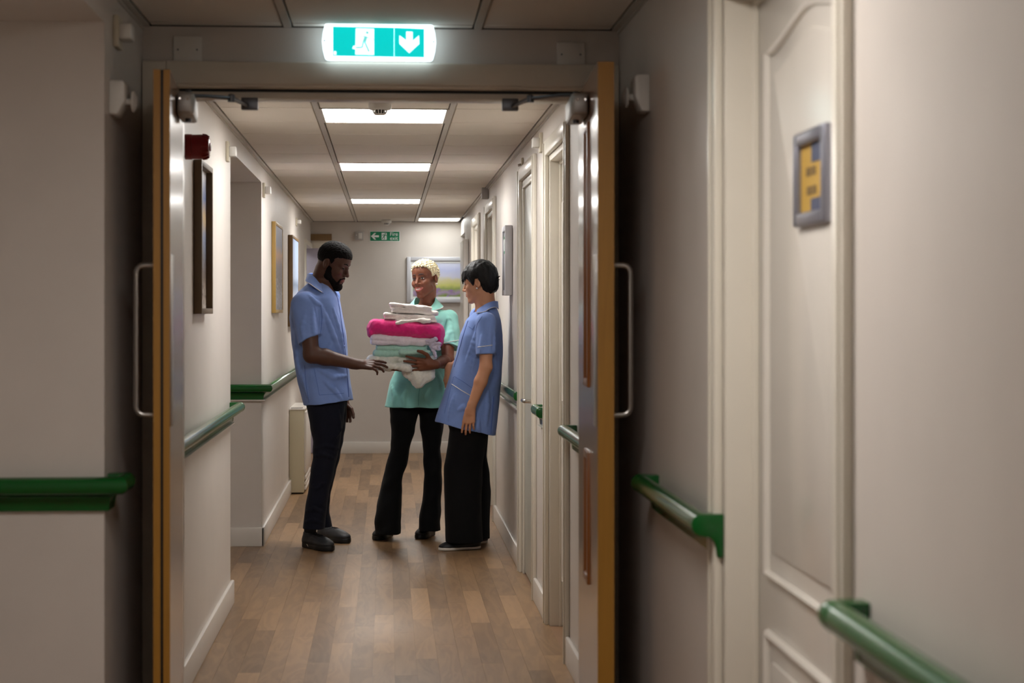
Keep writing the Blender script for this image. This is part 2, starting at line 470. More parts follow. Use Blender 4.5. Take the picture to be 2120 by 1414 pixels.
# ---- room doors (right wall)
def room_door(n, d, leaf_x, mleaf, mframe, lab, lever=None, arch=False, plain=False):
    y0, y1 = d
    e = struct(empty('door_%d' % n, (XR, (y0 + y1) / 2, 0)), lab)
    def loc(x, y, z): return (x - XR, y - (y0 + y1) / 2, z)
    cx, cyy = XR, (y0 + y1) / 2
    aw = 0.07
    def B(name, m, bv, *bxs):
        mb = MB()
        for b in bxs: mb.box(b[0] - cx, b[1] - cx, b[2] - cyy, b[3] - cyy, b[4], b[5])
        return mb.build(name, M[m], e, bevel=bv)
    # architrave on the wall face
    for nm, bx in (('architrave', (XR - 0.02, XR, y0 - aw, y0, 0, ZD + aw)), ('architrave', (XR - 0.02, XR, y1, y1 + aw, 0, ZD + aw)),
                   ('architrave', (XR - 0.02, XR, y0, y1, ZD, ZD + aw))):
        B(nm, mframe, 0.005, bx)
        x0_ = bx
    for bx in ((XR - 0.025, XR - 0.02, y0 - aw + 0.012, y0 - aw + 0.03, 0, ZD + aw - 0.012), (XR - 0.025, XR - 0.02, y1 + aw - 0.03, y1 + aw - 0.012, 0, ZD + aw - 0.012)):
        B('architrave_bead', mframe, 0.002, bx)
    # lining and stop
    B('lining', mframe, 0.002, (XR, XR + T, y0 - 0.001, y0 + 0.028, 0, ZD))
    B('lining', mframe, 0.002, (XR, XR + T, y1 - 0.028, y1 + 0.001, 0, ZD))
    B('lining', mframe, 0.002, (XR, XR + T, y0 + 0.028, y1 - 0.028, ZD - 0.028, ZD))
    B('door_stop', mframe, 0.002, (leaf_x - 0.013, leaf_x, y1 - 0.042, y1 - 0.028, 0, ZD - 0.028),
      (leaf_x - 0.013, leaf_x, y0 + 0.028, y0 + 0.042, 0, ZD - 0.028), (leaf_x - 0.013, leaf_x, y0 + 0.042, y1 - 0.042, ZD - 0.042, ZD - 0.028))
    leaf = B('leaf', mleaf, 0.003, (leaf_x, leaf_x + 0.044, y0 + 0.031, y1 - 0.031, 0.008, ZD - 0.031))
    fx = leaf_x - cx
    def mould(name, pts, r=0.011):
        mb = MB(); mb.tube([(fx - 0.001, p[0] - cyy, p[1]) for p in pts], r, 8, closed=True)
        o = mb.build(name, M[mleaf], leaf, smooth=True); return o
    ya, yb = y0 + 0.145, y1 - 0.145
    if arch:
        ym = (ya + yb) / 2; hw = (yb - ya) / 2
        top = []
        zs, za = zat(112, leaf_x, yb), zat(4, leaf_x, ym)
        for i in range(25):
            t = -1 + 2 * i / 24
            a_ = abs(t)
            g = 0.5 + 0.5 * math.cos(math.pi * min(1, a_ ** 0.85))
            top.append((ym + t * hw, zs + (za - zs) * g))
        zb = zat(1186, leaf_x, yb)
        mould('panel_moulding', [(ya, zb)] + top + [(yb, zb)])
        pts = [(ya + 0.05, zb + 0.05)] + [(ym + (p[0] - ym) * 0.86, p[1] - 0.05) for p in top] + [(yb - 0.05, zb + 0.05)]
        MB().prism([(p[0] - cyy, p[1]) for p in pts], 'x', fx - 0.006, fx + 0.002).build('raised_panel', M[mleaf], leaf, bevel=0.004)
        zt2 = zat(1312, leaf_x, yb)
        mould('panel_moulding', [(ya, 0.22), (ya, zt2), (yb, zt2), (yb, 0.22)])
        MB().box(fx - 0.006, fx + 0.002, ya + 0.05 - cyy, yb - 0.05 - cyy, 0.27, zt2 - 0.05).build('raised_panel', M[mleaf], leaf, bevel=0.004)
    elif not plain:
        for z0, z1 in ((0.22, 0.86), (1.02, 1.9)):
            mould('panel_moulding', [(ya, z0), (ya, z1), (yb, z1), (yb, z0)])
            MB().box(fx - 0.006, fx + 0.002, ya + 0.05 - cyy, yb - 0.05 - cyy, z0 + 0.05, z1 - 0.05).build('raised_panel', M[mleaf], leaf, bevel=0.004)
    if lever:
        yl, zl = lever
        h = MB()
        h.lathe([(0.025, fx), (0.025, fx - 0.008), (0.011, fx - 0.012), (0.009, fx - 0.058)], 16, (0, yl - cyy, zl), 'x')
        h.tube([(fx - 0.052, yl - cyy, zl), (fx - 0.06, yl - cyy + 0.012, zl), (fx - 0.062, yl - cyy + 0.03, zl), (fx - 0.062, yl - cyy + 0.12, zl)], 0.0095, 10)
        h.build('lever_handle', M['chrome'], leaf, smooth=True)
    return e
room_door(1, D1, 0.800, 'door_cream', 'gloss_cream', 'cream panelled door with arched moulding and a small silver sign', arch=True)
room_door(2, D2, XR + 0.055, 'door_cream', 'gloss_cream', 'cream door in a deep frame just past the fire doors')
room_door(3, D3, XR + 0.012, 'door_pale', 'gloss_cream', 'cream door with a chrome lever between two green rails', lever=(D3[0] + 0.09, 0.968), plain=True)
room_door(4, D4, XR + 0.05, 'door_cream', 'gloss_cream', 'cream framed door behind the woman with black hair')
room_door(5, D5, XR + 0.05, 'door_cream', 'gloss_cream', 'farthest cream door on the right wall')

# pale door standing ajar at the far right
e6 = struct(empty('door_6', (XR, YR - 0.80, 0)), 'pale grey door standing open at the far end of the right wall')
MB().box(-0.045, -0.005, -0.05, 0.78, 0.01, 2.06).build('leaf', M['gloss_white'], e6, bevel=0.003)
h = MB(); h.lathe([(0.024, -0.045), (0.024, -0.053), (0.01, -0.057), (0.008, -0.1)], 12, (0, 0.02, 1.0), 'x'); h.tube([(-0.095, 0.02, 1.0), (-0.1, 0.12, 1.0)], 0.009, 8)
h.build('lever_handle', M['chrome'], e6, smooth=True)

# door in the end wall, mostly hidden by the man
e7 = struct(empty('door_7', ((ex0 + ex1) / 2, YE, 0)), 'lilac door in the end wall behind the man')
hw = (ex1 - ex0) / 2
MB().box(-hw, hw, -0.03, 0.0, zex, zex + 0.064).build('door_closer_box', M['frame_tan'], e7, bevel=0.003)
MB().box(-hw, hw, 0.02, 0.1, zex - 0.075, zex).build('frame_head', M['gloss_cream'], e7, bevel=0.003)
MB().box(hw - 0.05, hw, 0.02, 0.1, 0, zex - 0.075).build('frame_post', M['gloss_cream'], e7, bevel=0.003)
MB().box(-hw, -hw + 0.05, 0.02, 0.1, 0, zex - 0.075).build('frame_post', M['gloss_cream'], e7, bevel=0.003)
MB().box(-hw + 0.05, hw - 0.05, 0.04, 0.085, 0.005, zex - 0.075).build('leaf', M['door_lilac'], e7, bevel=0.003)
# architrave where the left wall stops
e8 = MB().box(XL - T - 0.012, XL + 0.016, YT - 0.07, YT + 0.018, 0, 2.08).box(XL - T - 0.012, XL + 0.016, YT + 0.018, YE, 2.035, 2.08)
struct(e8.build('trim_5', M['gloss_cream'], bevel=0.004))

# ---- fire-door frame
fr = MB()
fr.box(HXL - 0.045, HXL, YP0 - 0.018, YP1 + 0.018, 0, 2.115).box(HXR, HXR + 0.045, YP0 - 0.018, YP1 + 0.018, 0, 2.115)
fr.box(HXL - 0.045, HXR + 0.045, YP0 - 0.018, YP1 + 0.018, 2.115, 2.16)
struct(fr.build('trim_6', M['gloss_cream'], bevel=0.004))
ar = MB().box(XL + 0.002, HXL - 0.02, YP0 - 0.032, YP0, 0, 2.192).box(HXR + 0.02, XR - 0.002, YP0 - 0.032, YP0, 0, 2.192).box(HXL - 0.02, HXR + 0.02, YP0 - 0.032, YP0, 2.122, 2.192)
struct(ar.build('trim_7', M['gloss_cream'], bevel=0.005))
# door stop with seal inside the head
st = MB().box(HXL, HXR, YP0 + 0.05, YP1 + 0.015, 2.088, 2.115).box(HXL, HXL + 0.016, YP0 + 0.05, YP1 + 0.015, 0, 2.088).box(HXR - 0.016, HXR, YP0 + 0.05, YP1 + 0.015, 0, 2.088)
struct(st.build('trim_8', M['gloss_cream'], bevel=0.003))
struct(MB().box(HXL, HXR, YP0 + 0.042, YP0 + 0.05, 2.107, 2.115).build('trim_9', M['black_rubber']))

# ---- fire doors, open towards the camera
mat('closer_grey', s2l(168, 164, 160), 0.45, metal=0.6)
def fire_door(n, side, hinge, tip, lab, ztop):
    """hinge, tip: inner-face (x, y) at hinge and leading edge; side -1 left leaf, +1 right leaf"""
    ang = math.atan2(tip[1] - hinge[1], tip[0] - hinge[0])
    L = math.hypot(tip[0] - hinge[0], tip[1] - hinge[1])
    e = struct(empty('door_%d' % n, (hinge[0], hinge[1], 0), ang), lab)
    # local x runs hinge -> leading edge; local y positive on the wall side
    w = -side if False else (1 if side > 0 else -1)
    th = 0.045
    def Y(v): return v * w
    # leaf frame around two glazed openings
    gl0, gl1 = L * 0.42, L * 0.60
    z1a, z1b, z2a, z2b = 0.64, 1.00, 1.21, 1.955
    core = MB()
    ys = (Y(0.0), Y(th))
    if side > 0:
        core.box(0, gl0, *ys, 0.01, ztop).box(gl1, L - 0.006, *ys, 0.01, ztop)
        core.box(gl0, gl1, *ys, 0.01, z1a).box(gl0, gl1, *ys, z1b, z2a).box(gl0, gl1, *ys, z2b, ztop)
    else: core.box(0, L - 0.006, *ys, 0.01, ztop)
    leaf = core.build('leaf', M['door_veneer'], e)
    # lipping on the leading edge: two strips with a seal between on the left leaf
    if side < 0:
        MB().box(L - 0.006, L, Y(0.0), Y(0.018), 0.01, ztop).build('edge_lipping', M['door_edge'], e)
        MB().box(L - 0.006, L, Y(0.026), Y(th), 0.01, ztop).build('edge_lipping', M['door_edge'], e)
        MB().box(L - 0.006, L - 0.0035, Y(0.018), Y(0.026), 0.01, ztop).build('smoke_seal', M['black_rubber'], e)
    else:
        MB().box(L - 0.006, L, Y(0.0), Y(th), 0.01, ztop).build('edge_lipping', M['door_edge'], e)
    for za, zb in ((z1a, z1b), (z2a, z2b)) if side > 0 else ():
        MB().box(gl0 + 0.004, gl1 - 0.004, Y(0.010), Y(0.035), za + 0.001, zb - 0.001).build('inset_panel', M['bead_wood'], e)
        for yy in ((-0.008, 0.016), (0.028, th + 0.008)):
            bd = MB()
            bd.box(gl0 - 0.010, gl0 + 0.010, Y(yy[0]), Y(yy[1]), za - 0.012, zb + 0.012).box(gl1 - 0.012, gl1 + 0.012, Y(yy[0]), Y(yy[1]), za - 0.012, zb + 0.012)
            bd.box(gl0 + 0.012, gl1 - 0.012, Y(yy[0]), Y(yy[1]), za - 0.012, za + 0.012).box(gl0 + 0.012, gl1 - 0.012, Y(yy[0]), Y(yy[1]), zb - 0.012, zb + 0.012)
            bd.build('glazing_bead', M['bead_wood'], e, bevel=0.004)
    # push plate on the inner face, pull handle on the wall side
    MB().box(L - 0.13, L - 0.03, Y(-0.0025), Y(0.0), 1.10, 1.575).build('push_plate', M['steel'], e, bevel=0.001)
    hz0, hz1 = 1.132, 1.545
    hx = L - 0.07
    pts = []
    for a in range(7):
        t = math.pi / 2 * a / 6
        pts.append((hx, Y(th + 0.05 - 0.022 + 0.022 * math.sin(t)), hz0 + 0.022 - 0.022 * math.cos(t)))
    pts = [(hx, Y(th), hz0)] + pts
    up = [(hx, p[1], hz0 + hz1 - p[2]) for p in reversed(pts)]
    MB().tube(pts + up, 0.0085, 12).build('pull_handle', M['steel'], e, smooth=True)
    # overhead closer on the inner face near the hinge
    cb = MB().box(L * 0.22, L * 0.58, Y(-0.052), Y(-0.001), 1.985, 2.052)
    closer = cb.build('closer_body', M['closer_grey'], e, bevel=0.01)
    MB().box(L * 0.575, L * 0.6, Y(-0.047), Y(-0.004), 1.99, 2.047).build('end_cap', M['closer_grey'], closer, bevel=0.008)
    for q in (0.012, 0.034):
        MB().lathe([(0.004, L * 0.6), (0.004, L * 0.606), (0.0025, L * 0.608)], 10, (0, Y(-q), 2.03), 'x').build('screw', M['chrome'], closer)
    MB().lathe([(0.009, 1.975), (0.009, 2.066), (0.006, 2.07)], 12, (L * 0.42, Y(-0.03), 0), 'z').build('spindle', M['steel_dark'], closer, smooth=True)
    return e, ang, closer
lt = at(352, 643, 5.06); lh = at(379, 643, 5.74)
d8, a8, c8 = fire_door(8, -1, (lh.x, lh.y), (lt.x, lt.y), 'left leaf of the wooden fire doors, open against the wall', 2.078)
rt = at(1237.5, 643, 4.97); rh = at(1198, 643, 5.74)
d9, a9, c9 = fire_door(9, 1, (rh.x, rh.y), (rt.x, rt.y), 'right leaf of the wooden fire doors, open with glazed panels', 2.098)
bpy.context.view_layer.update()
for d, cl, (ax, ay), (kx, ky), (bx, by) in ((d8, c8, (394, 199), (479, 203), (517, 216)), (d9, c9, (1183, 197), (1098, 204), (1056, 218))):
    inv = d.matrix_world.inverted()
    A = at(ax, ay, 5.52); K = at(kx, ky, 5.64); Bk = at(bx, by, 5.81)
    s = 1 if kx > ax else -1
    tb = MB(); tb.tube([inv @ A, inv @ (A * 0.7 + K * 0.3 + Vector((0, 0, 0.002))), inv @ K], 0.006, 8)
    arm = tb.build('closer_arm', M['steel_dark'], cl, smooth=True)
    MB().tube([inv @ K, inv @ (Bk + Vector((-s * 0.008, -0.02, -0.004)))], 0.007, 8).build('closer_arm', M['steel_dark'], cl, smooth=True)
    p = inv @ K
    MB().lathe([(0.011, p.z - 0.012), (0.011, p.z + 0.008), (0.007, p.z + 0.012)], 12, (p.x, p.y, 0), 'z').build('arm_knuckle', M['steel_dark'], cl, smooth=True)
    q = [inv @ (Bk + Vector((dx, dy, dz))) for dx, dy, dz in [(x, y, z) for x in (-0.026, 0.026) for y in (-0.012, 0.012) for z in (-0.018, 0.02)]]
    mb = MB(); mb.add(q, [(0, 1, 3, 2), (4, 6, 7, 5), (0, 4, 5, 1), (2, 3, 7, 6), (0, 2, 6, 4), (1, 5, 7, 3)])
    mb.build('arm_bracket', M['steel_dark'], cl, bevel=0.003)
# ------------------------------------------------------------------ handrails
RZ = 0.978
def rail_profile():
    p = []
    for i in range(13):
        a = math.radians(160 - i * 250 / 12)
        p.append((0.047 + 0.024 * math.cos(a), -0.024 + 0.024 * math.sin(a)))
    p += [(0.030, -0.050), (0.020, -0.060), (0.016, -0.072), (0.014, -0.094), (0.0, -0.094), (0.0, -0.056), (0.012, -0.052), (0.020, -0.044)]
    return p
def cap_profile():
    p = [(0.0, 0.0), (0.047, 0.0)]
    for i in range(1, 10):
        a = math.radians(90 - i * 180 / 9)
        p.append((0.047 + 0.0245 * math.cos(a), -0.024 + 0.0245 * math.sin(a)))
    p += [(0.030, -0.051), (0.021, -0.061), (0.017, -0.073), (0.0145, -0.0945), (0.0, -0.0945)]
    return p
def sweep(mb, path, normals, prof, caps=True):
    """path: wall-line points (x, y); normals: outward normal of each segment"""
    n = len(prof); rings = []
    for i, p in enumerate(path):
        if i == 0: off = Vector(normals[0])
        elif i == len(path) - 1: off = Vector(normals[-1])
        else:
            a, b = Vector(normals[i - 1]), Vector(normals[i])
            off = (a + b) / (1 + a.dot(b))
        rings.append([(p[0] + off.x * o, p[1] + off.y * o, RZ + h) for o, h in prof])
    v = [q for r in rings for q in r]
    f = []
    for i in range(len(path) - 1):
        for k in range(n):
            f.append((i * n + k, i * n + (k + 1) % n, (i + 1) * n + (k + 1) % n, (i + 1) * n + k))
    f.append(tuple(range(n))[::-1]); f.append(tuple((len(path) - 1) * n + k for k in range(n)))
    mb.add(v, f)
def handrail(path, normals, label, strip=True, ends=(True, True), ps=1.0):
    e = empty('handrail', (path[0][0], path[0][1], RZ))
    tag(e, label, 'handrail', 'green wall handrails of the corridor')
    def loc(mb):
        mb.v = [(v[0] - path[0][0], v[1] - path[0][1], v[2] - RZ) for v in mb.v]; return mb
    P = [Vector(p) for p in path]
    c = 0.045
    mb = MB(); sweep(mb, [tuple(p) for p in P], [Vector(n) for n in normals], [(o_ * ps, h_) for o_, h_ in rail_profile()])
    loc(mb).build('rail', M['green_rail'], e, smooth=True)
    if ends[0]:
        t = (P[0] - P[1]).normalized()
        mb = MB(); sweep(mb, [tuple(P[0]), tuple(P[0] + t * c)], [Vector(normals[0])], [(o_ * ps, h_) for o_, h_ in cap_profile()])
        loc(mb).build('end_cap', M['green_rail'], e, bevel=0.003)
    if ends[1]:
        t = (P[-1] - P[-2]).normalized()
        mb = MB(); sweep(mb, [tuple(P[-1]), tuple(P[-1] + t * c)], [Vector(normals[-1])], [(o_ * ps, h_) for o_, h_ in cap_profile()])
        loc(mb).build('end_cap', M['green_rail'], e, bevel=0.003)
    if strip:
        mb = MB(); sweep(mb, [tuple(p) for p in P], [Vector(n) for n in normals], [(0.0, -0.094), (0.026, -0.094), (0.026, -0.101), (0.0, -0.108)])
        loc(mb).build('mounting_strip', M['rail_white'], e)
    return e
L_, R_, N_ = (1, 0), (-1, 0), (0, -1)
handrail([(XL, YP1 + 0.1), (XL, ALC0 - 0.05)], [L_], 'green handrail on the left wall between the fire door and the recess')
handrail([(ALCX + 0.05, ALC1), (XL, ALC1), (XL, YT - 0.2)], [N_, L_], 'green handrail wrapping the corner behind the man in blue', ends=(False, True))
handrail([(LOBX + 0.05, LOB1), (XL, LOB1), (XL, LOB1 + 0.05)], [N_, L_], 'dark green handrail on the near left wall at the photo edge', strip=False, ends=(False, True))
handrail([(XR, YB + 0.1), (XR, yon(1787, XR) - 0.045)], [R_], 'large blurred green handrail in the lower right corner', strip=False)
handrail([(XR, yon(1500, XR) + 0.05), (XR, yon(1360, XR) - 0.045)], [R_], 'green handrail on the near right wall beside the open fire door', strip=False)
handrail([(XR, YP1 + 0.1), (XR, yon(1192, XR) - 0.045)], [R_], 'grey-looking handrail end peeking out past the right fire door', strip=False)
handrail([(XR, yon(1134, XR) + 0.05), (XR, yon(1122, XR) - 0.045)], [R_], 'short green handrail between the two cream doors', ps=0.75)
handrail([(XR, yon(1080, XR) + 0.05), (XR, D4[0] - 0.15)], [R_], 'green handrail on the right wall behind the woman with black hair', ps=0.62)

# ------------------------------------------------------------------ ceiling lights
led = mat('led_white', (0.9, 0.9, 0.9), 0.4, emit=(1.0, 0.985, 0.95, 1), estr=PANEL_STRENGTH)
led_near = mat('led_dim', (0.9, 0.9, 0.9), 0.4, emit=(1.0, 0.955, 0.90, 1), estr=NEAR_STRENGTH)
def panel_light(x0, x1, row, label, m):
    y0, y1 = Y0T + row * TS, Y0T + (row + 1) * TS
    e = empty('ceiling_light', ((x0 + x1) / 2, (y0 + y1) / 2, ZC))
    tag(e, label, 'light', 'square panel lights in the corridor ceiling')
    hx, hy = (x1 - x0) / 2, (y1 - y0) / 2
    f = 0.012
    fr = MB().box(-hx, -hx + f, -hy, hy, -0.001, 0.018).box(hx - f, hx, -hy, hy, -0.001, 0.018).box(-hx + f, hx - f, -hy, -hy + f, -0.001, 0.018).box(-hx + f, hx - f, hy - f, hy, -0.001, 0.018)
    fr.build('frame', M['grid_white'], e)
    MB().box(-hx + f, hx - f, -hy + f, hy - f, 0.004, 0.016).build('diffuser', m, e)
    return e
panel_light(GX0 + 0.012, GX1 - 0.012, 0, 'nearest glowing square panel light beside the smoke detector', led)
panel_light(GX0 + 0.012, GX1 - 0.012, 5, 'second glowing panel light in the middle of the ceiling', led)
panel_light(GX0 + 0.012, GX1 - 0.012, 11, 'third glowing panel light in the middle of the ceiling', led)
led_far = mat('led_far', (0.9, 0.9, 0.9), 0.4, emit=(0.97, 1.0, 0.97, 1), estr=PANEL_STRENGTH * 0.35)
panel_light(GX1 + 0.012, XR - 0.022, 16, 'farthest glowing panel light against the right wall', led_far)
panel_light(GX0 + 0.012, GX1 - 0.012, -9, 'panel light over the near side of the fire doors', led_near)
panel_light(-1.9, -1.9 + TS, 16, 'unseen fill panel added in the side passage at the far left', led_far)  # added fill, hidden round the corner, to brighten the end wall
panel_light(GX0 + 0.012, GX1 - 0.012, -15, 'unseen fill panel added in the ceiling behind the viewpoint', mat('led_back_fill', (0.9, 0.9, 0.9), 0.4, emit=(1.0, 0.93, 0.84, 1), estr=NEAR_STRENGTH * 0.2))  # added out of view to lift the near surfaces facing the camera

# ------------------------------------------------------------------ exit sign over the doors
ec = at(785, 89, YP0 - 0.03)
sw, sh = 0.352, 0.112
es = empty('exit_sign', (ec.x, YP0, ec.z))
tag(es, 'lit green exit sign with running figure and down arrow above the fire doors', 'exit sign')
em_white = mat('sign_glow_white', (0.9, 0.95, 1.0), 0.4, emit=(0.72, 0.92, 1.0, 1), estr=SIGN_STRENGTH)
em_green = mat('sign_glow_green', s2l(0, 160, 150), 0.4, emit=(0.0, 0.62, 0.60, 1), estr=1.0)
em_pale = mat('sign_glow_mark', (0.9, 0.95, 1.0), 0.4, emit=(0.86, 1.0, 1.0, 1), estr=1.6)
em_fig = mat('sign_figure', s2l(110, 205, 200), 0.4, emit=(0.20, 0.72, 0.70, 1), estr=0.9)
sp = []
for sx, sg in ((1, 1), (-1, -1)):
    pts = [(sw / 2 - 0.010, -sh / 2 * 1), (sw / 2 - 0.003, -sh / 4), (sw / 2, 0), (sw / 2 - 0.003, sh / 4), (sw / 2 - 0.010, sh / 2)]
    sp += [(sx * a, sg * b) for a, b in pts]
MB().prism(sp, 'y', -0.062, -0.02).build('diffuser', em_white, es, bevel=0.008)
MB().box(-sw / 2 + 0.012, sw / 2 - 0.012, -0.02, 0.0, -sh / 2 + 0.008, sh / 2 - 0.008).build('back_box', M['plastic_white'], es, bevel=0.003)
px2x = sw / (901 - 668)
def sgn(px, py): return ((px - 784.5) * px2x, (89.5 - py) * px2x)
def flat(name, pts, m, y0, y1, parent): return MB().prism([sgn(*p) for p in pts], 'y', y0, y1).build(name, m, parent)
lg = flat('legend_panel', [(690, 60), (815, 61), (815, 121), (690, 120)], em_green, -0.0655, -0.061, es)
lg2 = flat('legend_panel', [(815.6, 61), (877, 63), (877, 121.5), (815.6, 121)], em_green, -0.0655, -0.061, es)
flat('doorway_mark', [(737, 63.5), (774, 64), (774, 117.5), (736, 117)], em_pale, -0.0664, -0.065, lg)
def fig(name, pts, r):
    m2 = MB()
    for a, b in zip(pts[:-1], pts[1:]):
        ax, az = sgn(*a); bx, bz = sgn(*b)
        dx, dz = bx - ax, bz - az; l = math.hypot(dx, dz); nx, nz = -dz / l * r, dx / l * r
        m2.prism([(ax + nx, az + nz), (bx + nx, bz + nz), (bx - nx, bz - nz), (ax - nx, az - nz)], 'y', -0.0672, -0.066)
    return m2.build(name, em_fig, lg)
MB().prism([(sgn(760.3, 72.2)[0] + 0.0048 * math.cos(a * math.pi / 8), sgn(760.3, 72.2)[1] + 0.0048 * math.sin(a * math.pi / 8)) for a in range(16)], 'y', -0.0672, -0.066).build('figure_head', em_fig, lg)
fig('figure_arm', [(742, 86), (747, 79.5), (757, 79.5), (766, 84.5), (774, 86)], 0.0011)
fig('figure_body', [(757.5, 80.5), (754, 92)], 0.0052)
fig('figure_leg', [(752, 91), (750, 102.5), (735, 103)], 0.0024)
fig('figure_leg', [(755, 91), (764, 111)], 0.0026)
flat('foot_mark', [(732, 99.5), (737, 99), (737, 106.5), (730, 105)], em_pale, -0.0664, -0.065, lg)
flat('arrow', [(840, 69), (853, 69.5), (853, 88), (866, 77), (866.5, 94), (846, 113), (826, 94), (826, 77), (840, 87)], em_pale, -0.0664, -0.065, lg2)
MB().box(sgn(692, 0)[0], sgn(697, 0)[0], -0.0664, -0.065, sgn(0, 118)[1], sgn(0, 111)[1]).build('rating_mark', em_pale, lg)
for px in (673, 896): 
    cx_, cz_ = sgn(px, 89)
    MB().lathe([(0.003, -0.0635), (0.003, -0.0615)], 10, (cx_, 0, cz_), 'y').build('screw', M['steel_dark'], es)

# ------------------------------------------------------------------ blank plates on the header
for px0, px1, py0, py1, lab in ((360, 418, 76, 132, 'square blank wall plate above the left fire door'), (1153, 1210, 88, 140, 'square blank wall plate above the right fire door')):
    a, b = at(px0, py0, YP0), at(px1, py1, YP0)
    e = empty('blank_plate', ((a.x + b.x) / 2, YP0, (a.z + b.z) / 2)); tag(e, lab, 'wall plate', 'blank plates on the header')
    hx, hz = (b.x - a.x) / 2, (a.z - b.z) / 2
    MB().box(-hx, hx, -0.013, 0.0, -hz, hz).build('plate', M['plastic_white'], e, bevel=0.002)
    for s in (-1, 1):
        MB().lathe([(0.003, -0.0142), (0.003, -0.012)], 10, (s * hx * 0.68, 0, 0), 'y').build('screw', M['steel_dark'], e)

# ------------------------------------------------------------------ wall indicator units (back plate and projecting cube)
def indicator(X, s, px0, px1, py0, py1, lab, cube=True):
    Y = yon(px0 if s > 0 else px1, X)
    z1, z0 = zat(py0, X, Y), zat(py1, X, Y)
    hz = (z1 - z0) / 2; zc = (z0 + z1) / 2
    proj = abs(at(px1 if s > 0 else px0, 500, Y).x - X)
    e = empty('indicator_unit', (X, Y, zc)); tag(e, lab, 'indicator', 'call indicator units on the corridor walls')
    t = min(0.016, proj * 0.3)
    MB().box(0, s * t, 0.0, 0.085, -hz, hz).build('back_plate', M['plastic_cream'], e, bevel=0.003)
    MB().box(s * t, s * proj, 0.008, 0.077, -hz * 0.5, hz * 0.5).build('lens', M['plastic_white'], e, bevel=0.005)
    return e
indicator(XL, 1, 234, 271, 30, 96, 'dim cream indicator unit on the near left wall')
indicator(XL, 1, 467, 488, 292, 333, 'indicator unit above the corner of the left recess')
indicator(XL, 1, 543, 560, 378, 408, 'indicator unit past the recess on the left wall')
indicator(XL, 1, 612, 623, 451, 467, 'farthest indicator unit on the left wall')
indicator(XR, -1, 1103, 1124, 274, 314, 'indicator unit between the two cream doors on the right wall')
# small bracket and box on the right wall
Yc = yon(1084, XR); zc = zat(336, XR, Yc)
e = empty('door_sensor', (XR, Yc, zc)); tag(e, 'tiny cream sensor at the corner of the second cream door frame', 'sensor')
MB().box(-0.012, 0, 0, 0.05, -0.025, 0.025).build('base', M['plastic_cream'], e, bevel=0.003)
MB().tube([(-0.012, 0.025, -0.01), (-0.028, 0.025, -0.016)], 0.007, 10).build('sensor_head', M['chrome'], e, smooth=True)
Yc = yon(1012, XR); zc = zat(398, XR, Yc)
e = empty('speaker_box', (XR, Yc, zc)); tag(e, 'grey wall box tucked under the ceiling on the right', 'speaker')
MB().box(-0.05, 0, 0, 0.1, -0.045, 0.045).build('body', M['socket_grey'], e, bevel=0.004)
MB().box(-0.052, -0.002, -0.002, 0.102, 0.045, 0.05).build('lid', M['steel_dark'], e, bevel=0.002)
# box on the end wall
c = at(743.5, 488.5, YE)
e = empty('wall_switch', (c.x, YE, c.z)); tag(e, 'small grey switch box left of the fire exit sign', 'switch')
MB().box(-0.042, 0.042, -0.03, 0, -0.042, 0.042).build('body', M['socket_grey'], e, bevel=0.005)
MB().box(-0.006, 0.03, -0.036, -0.03, -0.028, 0.028).build('button', M['plastic_white'], e, bevel=0.003)
MB().lathe([(0.006, -0.033), (0.006, -0.029)], 10, (-0.026, 0, 0.006), 'y').build('indicator_lamp', M['plastic_white'], e)

# ------------------------------------------------------------------ door hold-open magnets
def holder(X, s, px_wall, px_out, py0, py1, lab, plunge):
    Y = 5.12
    z1, z0 = zat(py0, X, Y), zat(py1, X, Y); hz = (z1 - z0) / 2
    e = empty('door_holder', (X, Y, (z0 + z1) / 2)); tag(e, lab, 'door holder', 'magnetic holders behind the fire doors')
    w = 0.042
    MB().prism([(0, -hz), (s * w * 0.55, -hz), (s * w, -hz * 0.2), (s * w, hz * 0.85), (s * w * 0.85, hz), (0, hz)], 'y', -0.05, 0.05).build('housing', M['plastic_white'], e, bevel=0.005)
    MB().lathe([(0.009, s * w * 0.7), (0.009, s * (w + 0.014)), (0.028, s * (w + 0.014)), (0.03, s * (w + 0.02)), (0.012, s * (w + 0.03))], 16, (0, 0, -hz * 0.15), 'x').build('magnet_plate', M['plastic_white'], e, smooth=True)
    return e
holder(XL, 1, 262, 318, 170, 240, 'white magnetic door holder on the left wall by the open leaf', 0)
holder(XR, -1, 1332, 1280, 158, 234, 'white magnetic door holder on the right wall by the open leaf', 0)

# ------------------------------------------------------------------ red alarm sounder
Yc = yon(383, XL); zc = zat(304, XL, Yc)
e = empty('alarm_sounder', (XL, Yc, zc)); tag(e, 'dark red fire alarm sounder on the left wall', 'alarm')
MB().lathe([(0.048, 0), (0.048, 0.028)], 28, (0, 0, 0), 'x').build('base', M['red_plastic'], e, bevel=0.003)
body = MB().lathe([(0.046, 0.028), (0.047, 0.06), (0.045, 0.076), (0.038, 0.088), (0.03, 0.092)], 28, (0, 0, 0), 'x').build('body', M['red_plastic'], e, smooth=True)
for i in range(14):
    a = 2 * math.pi * i / 14
    c_, s_ = math.cos(a), math.sin(a)
    MB().tube([(0.066, 0.0475 * c_, 0.0475 * s_), (0.08, 0.0455 * c_, 0.0455 * s_), (0.09, 0.038 * c_, 0.038 * s_)], 0.0028, 6).build('rib', M['red_plastic'], body, smooth=True)
MB().lathe([(0.016, 0.09), (0.016, 0.097)], 16, (0, 0, 0), 'x').build('cap', M['red_plastic'], e, bevel=0.002)

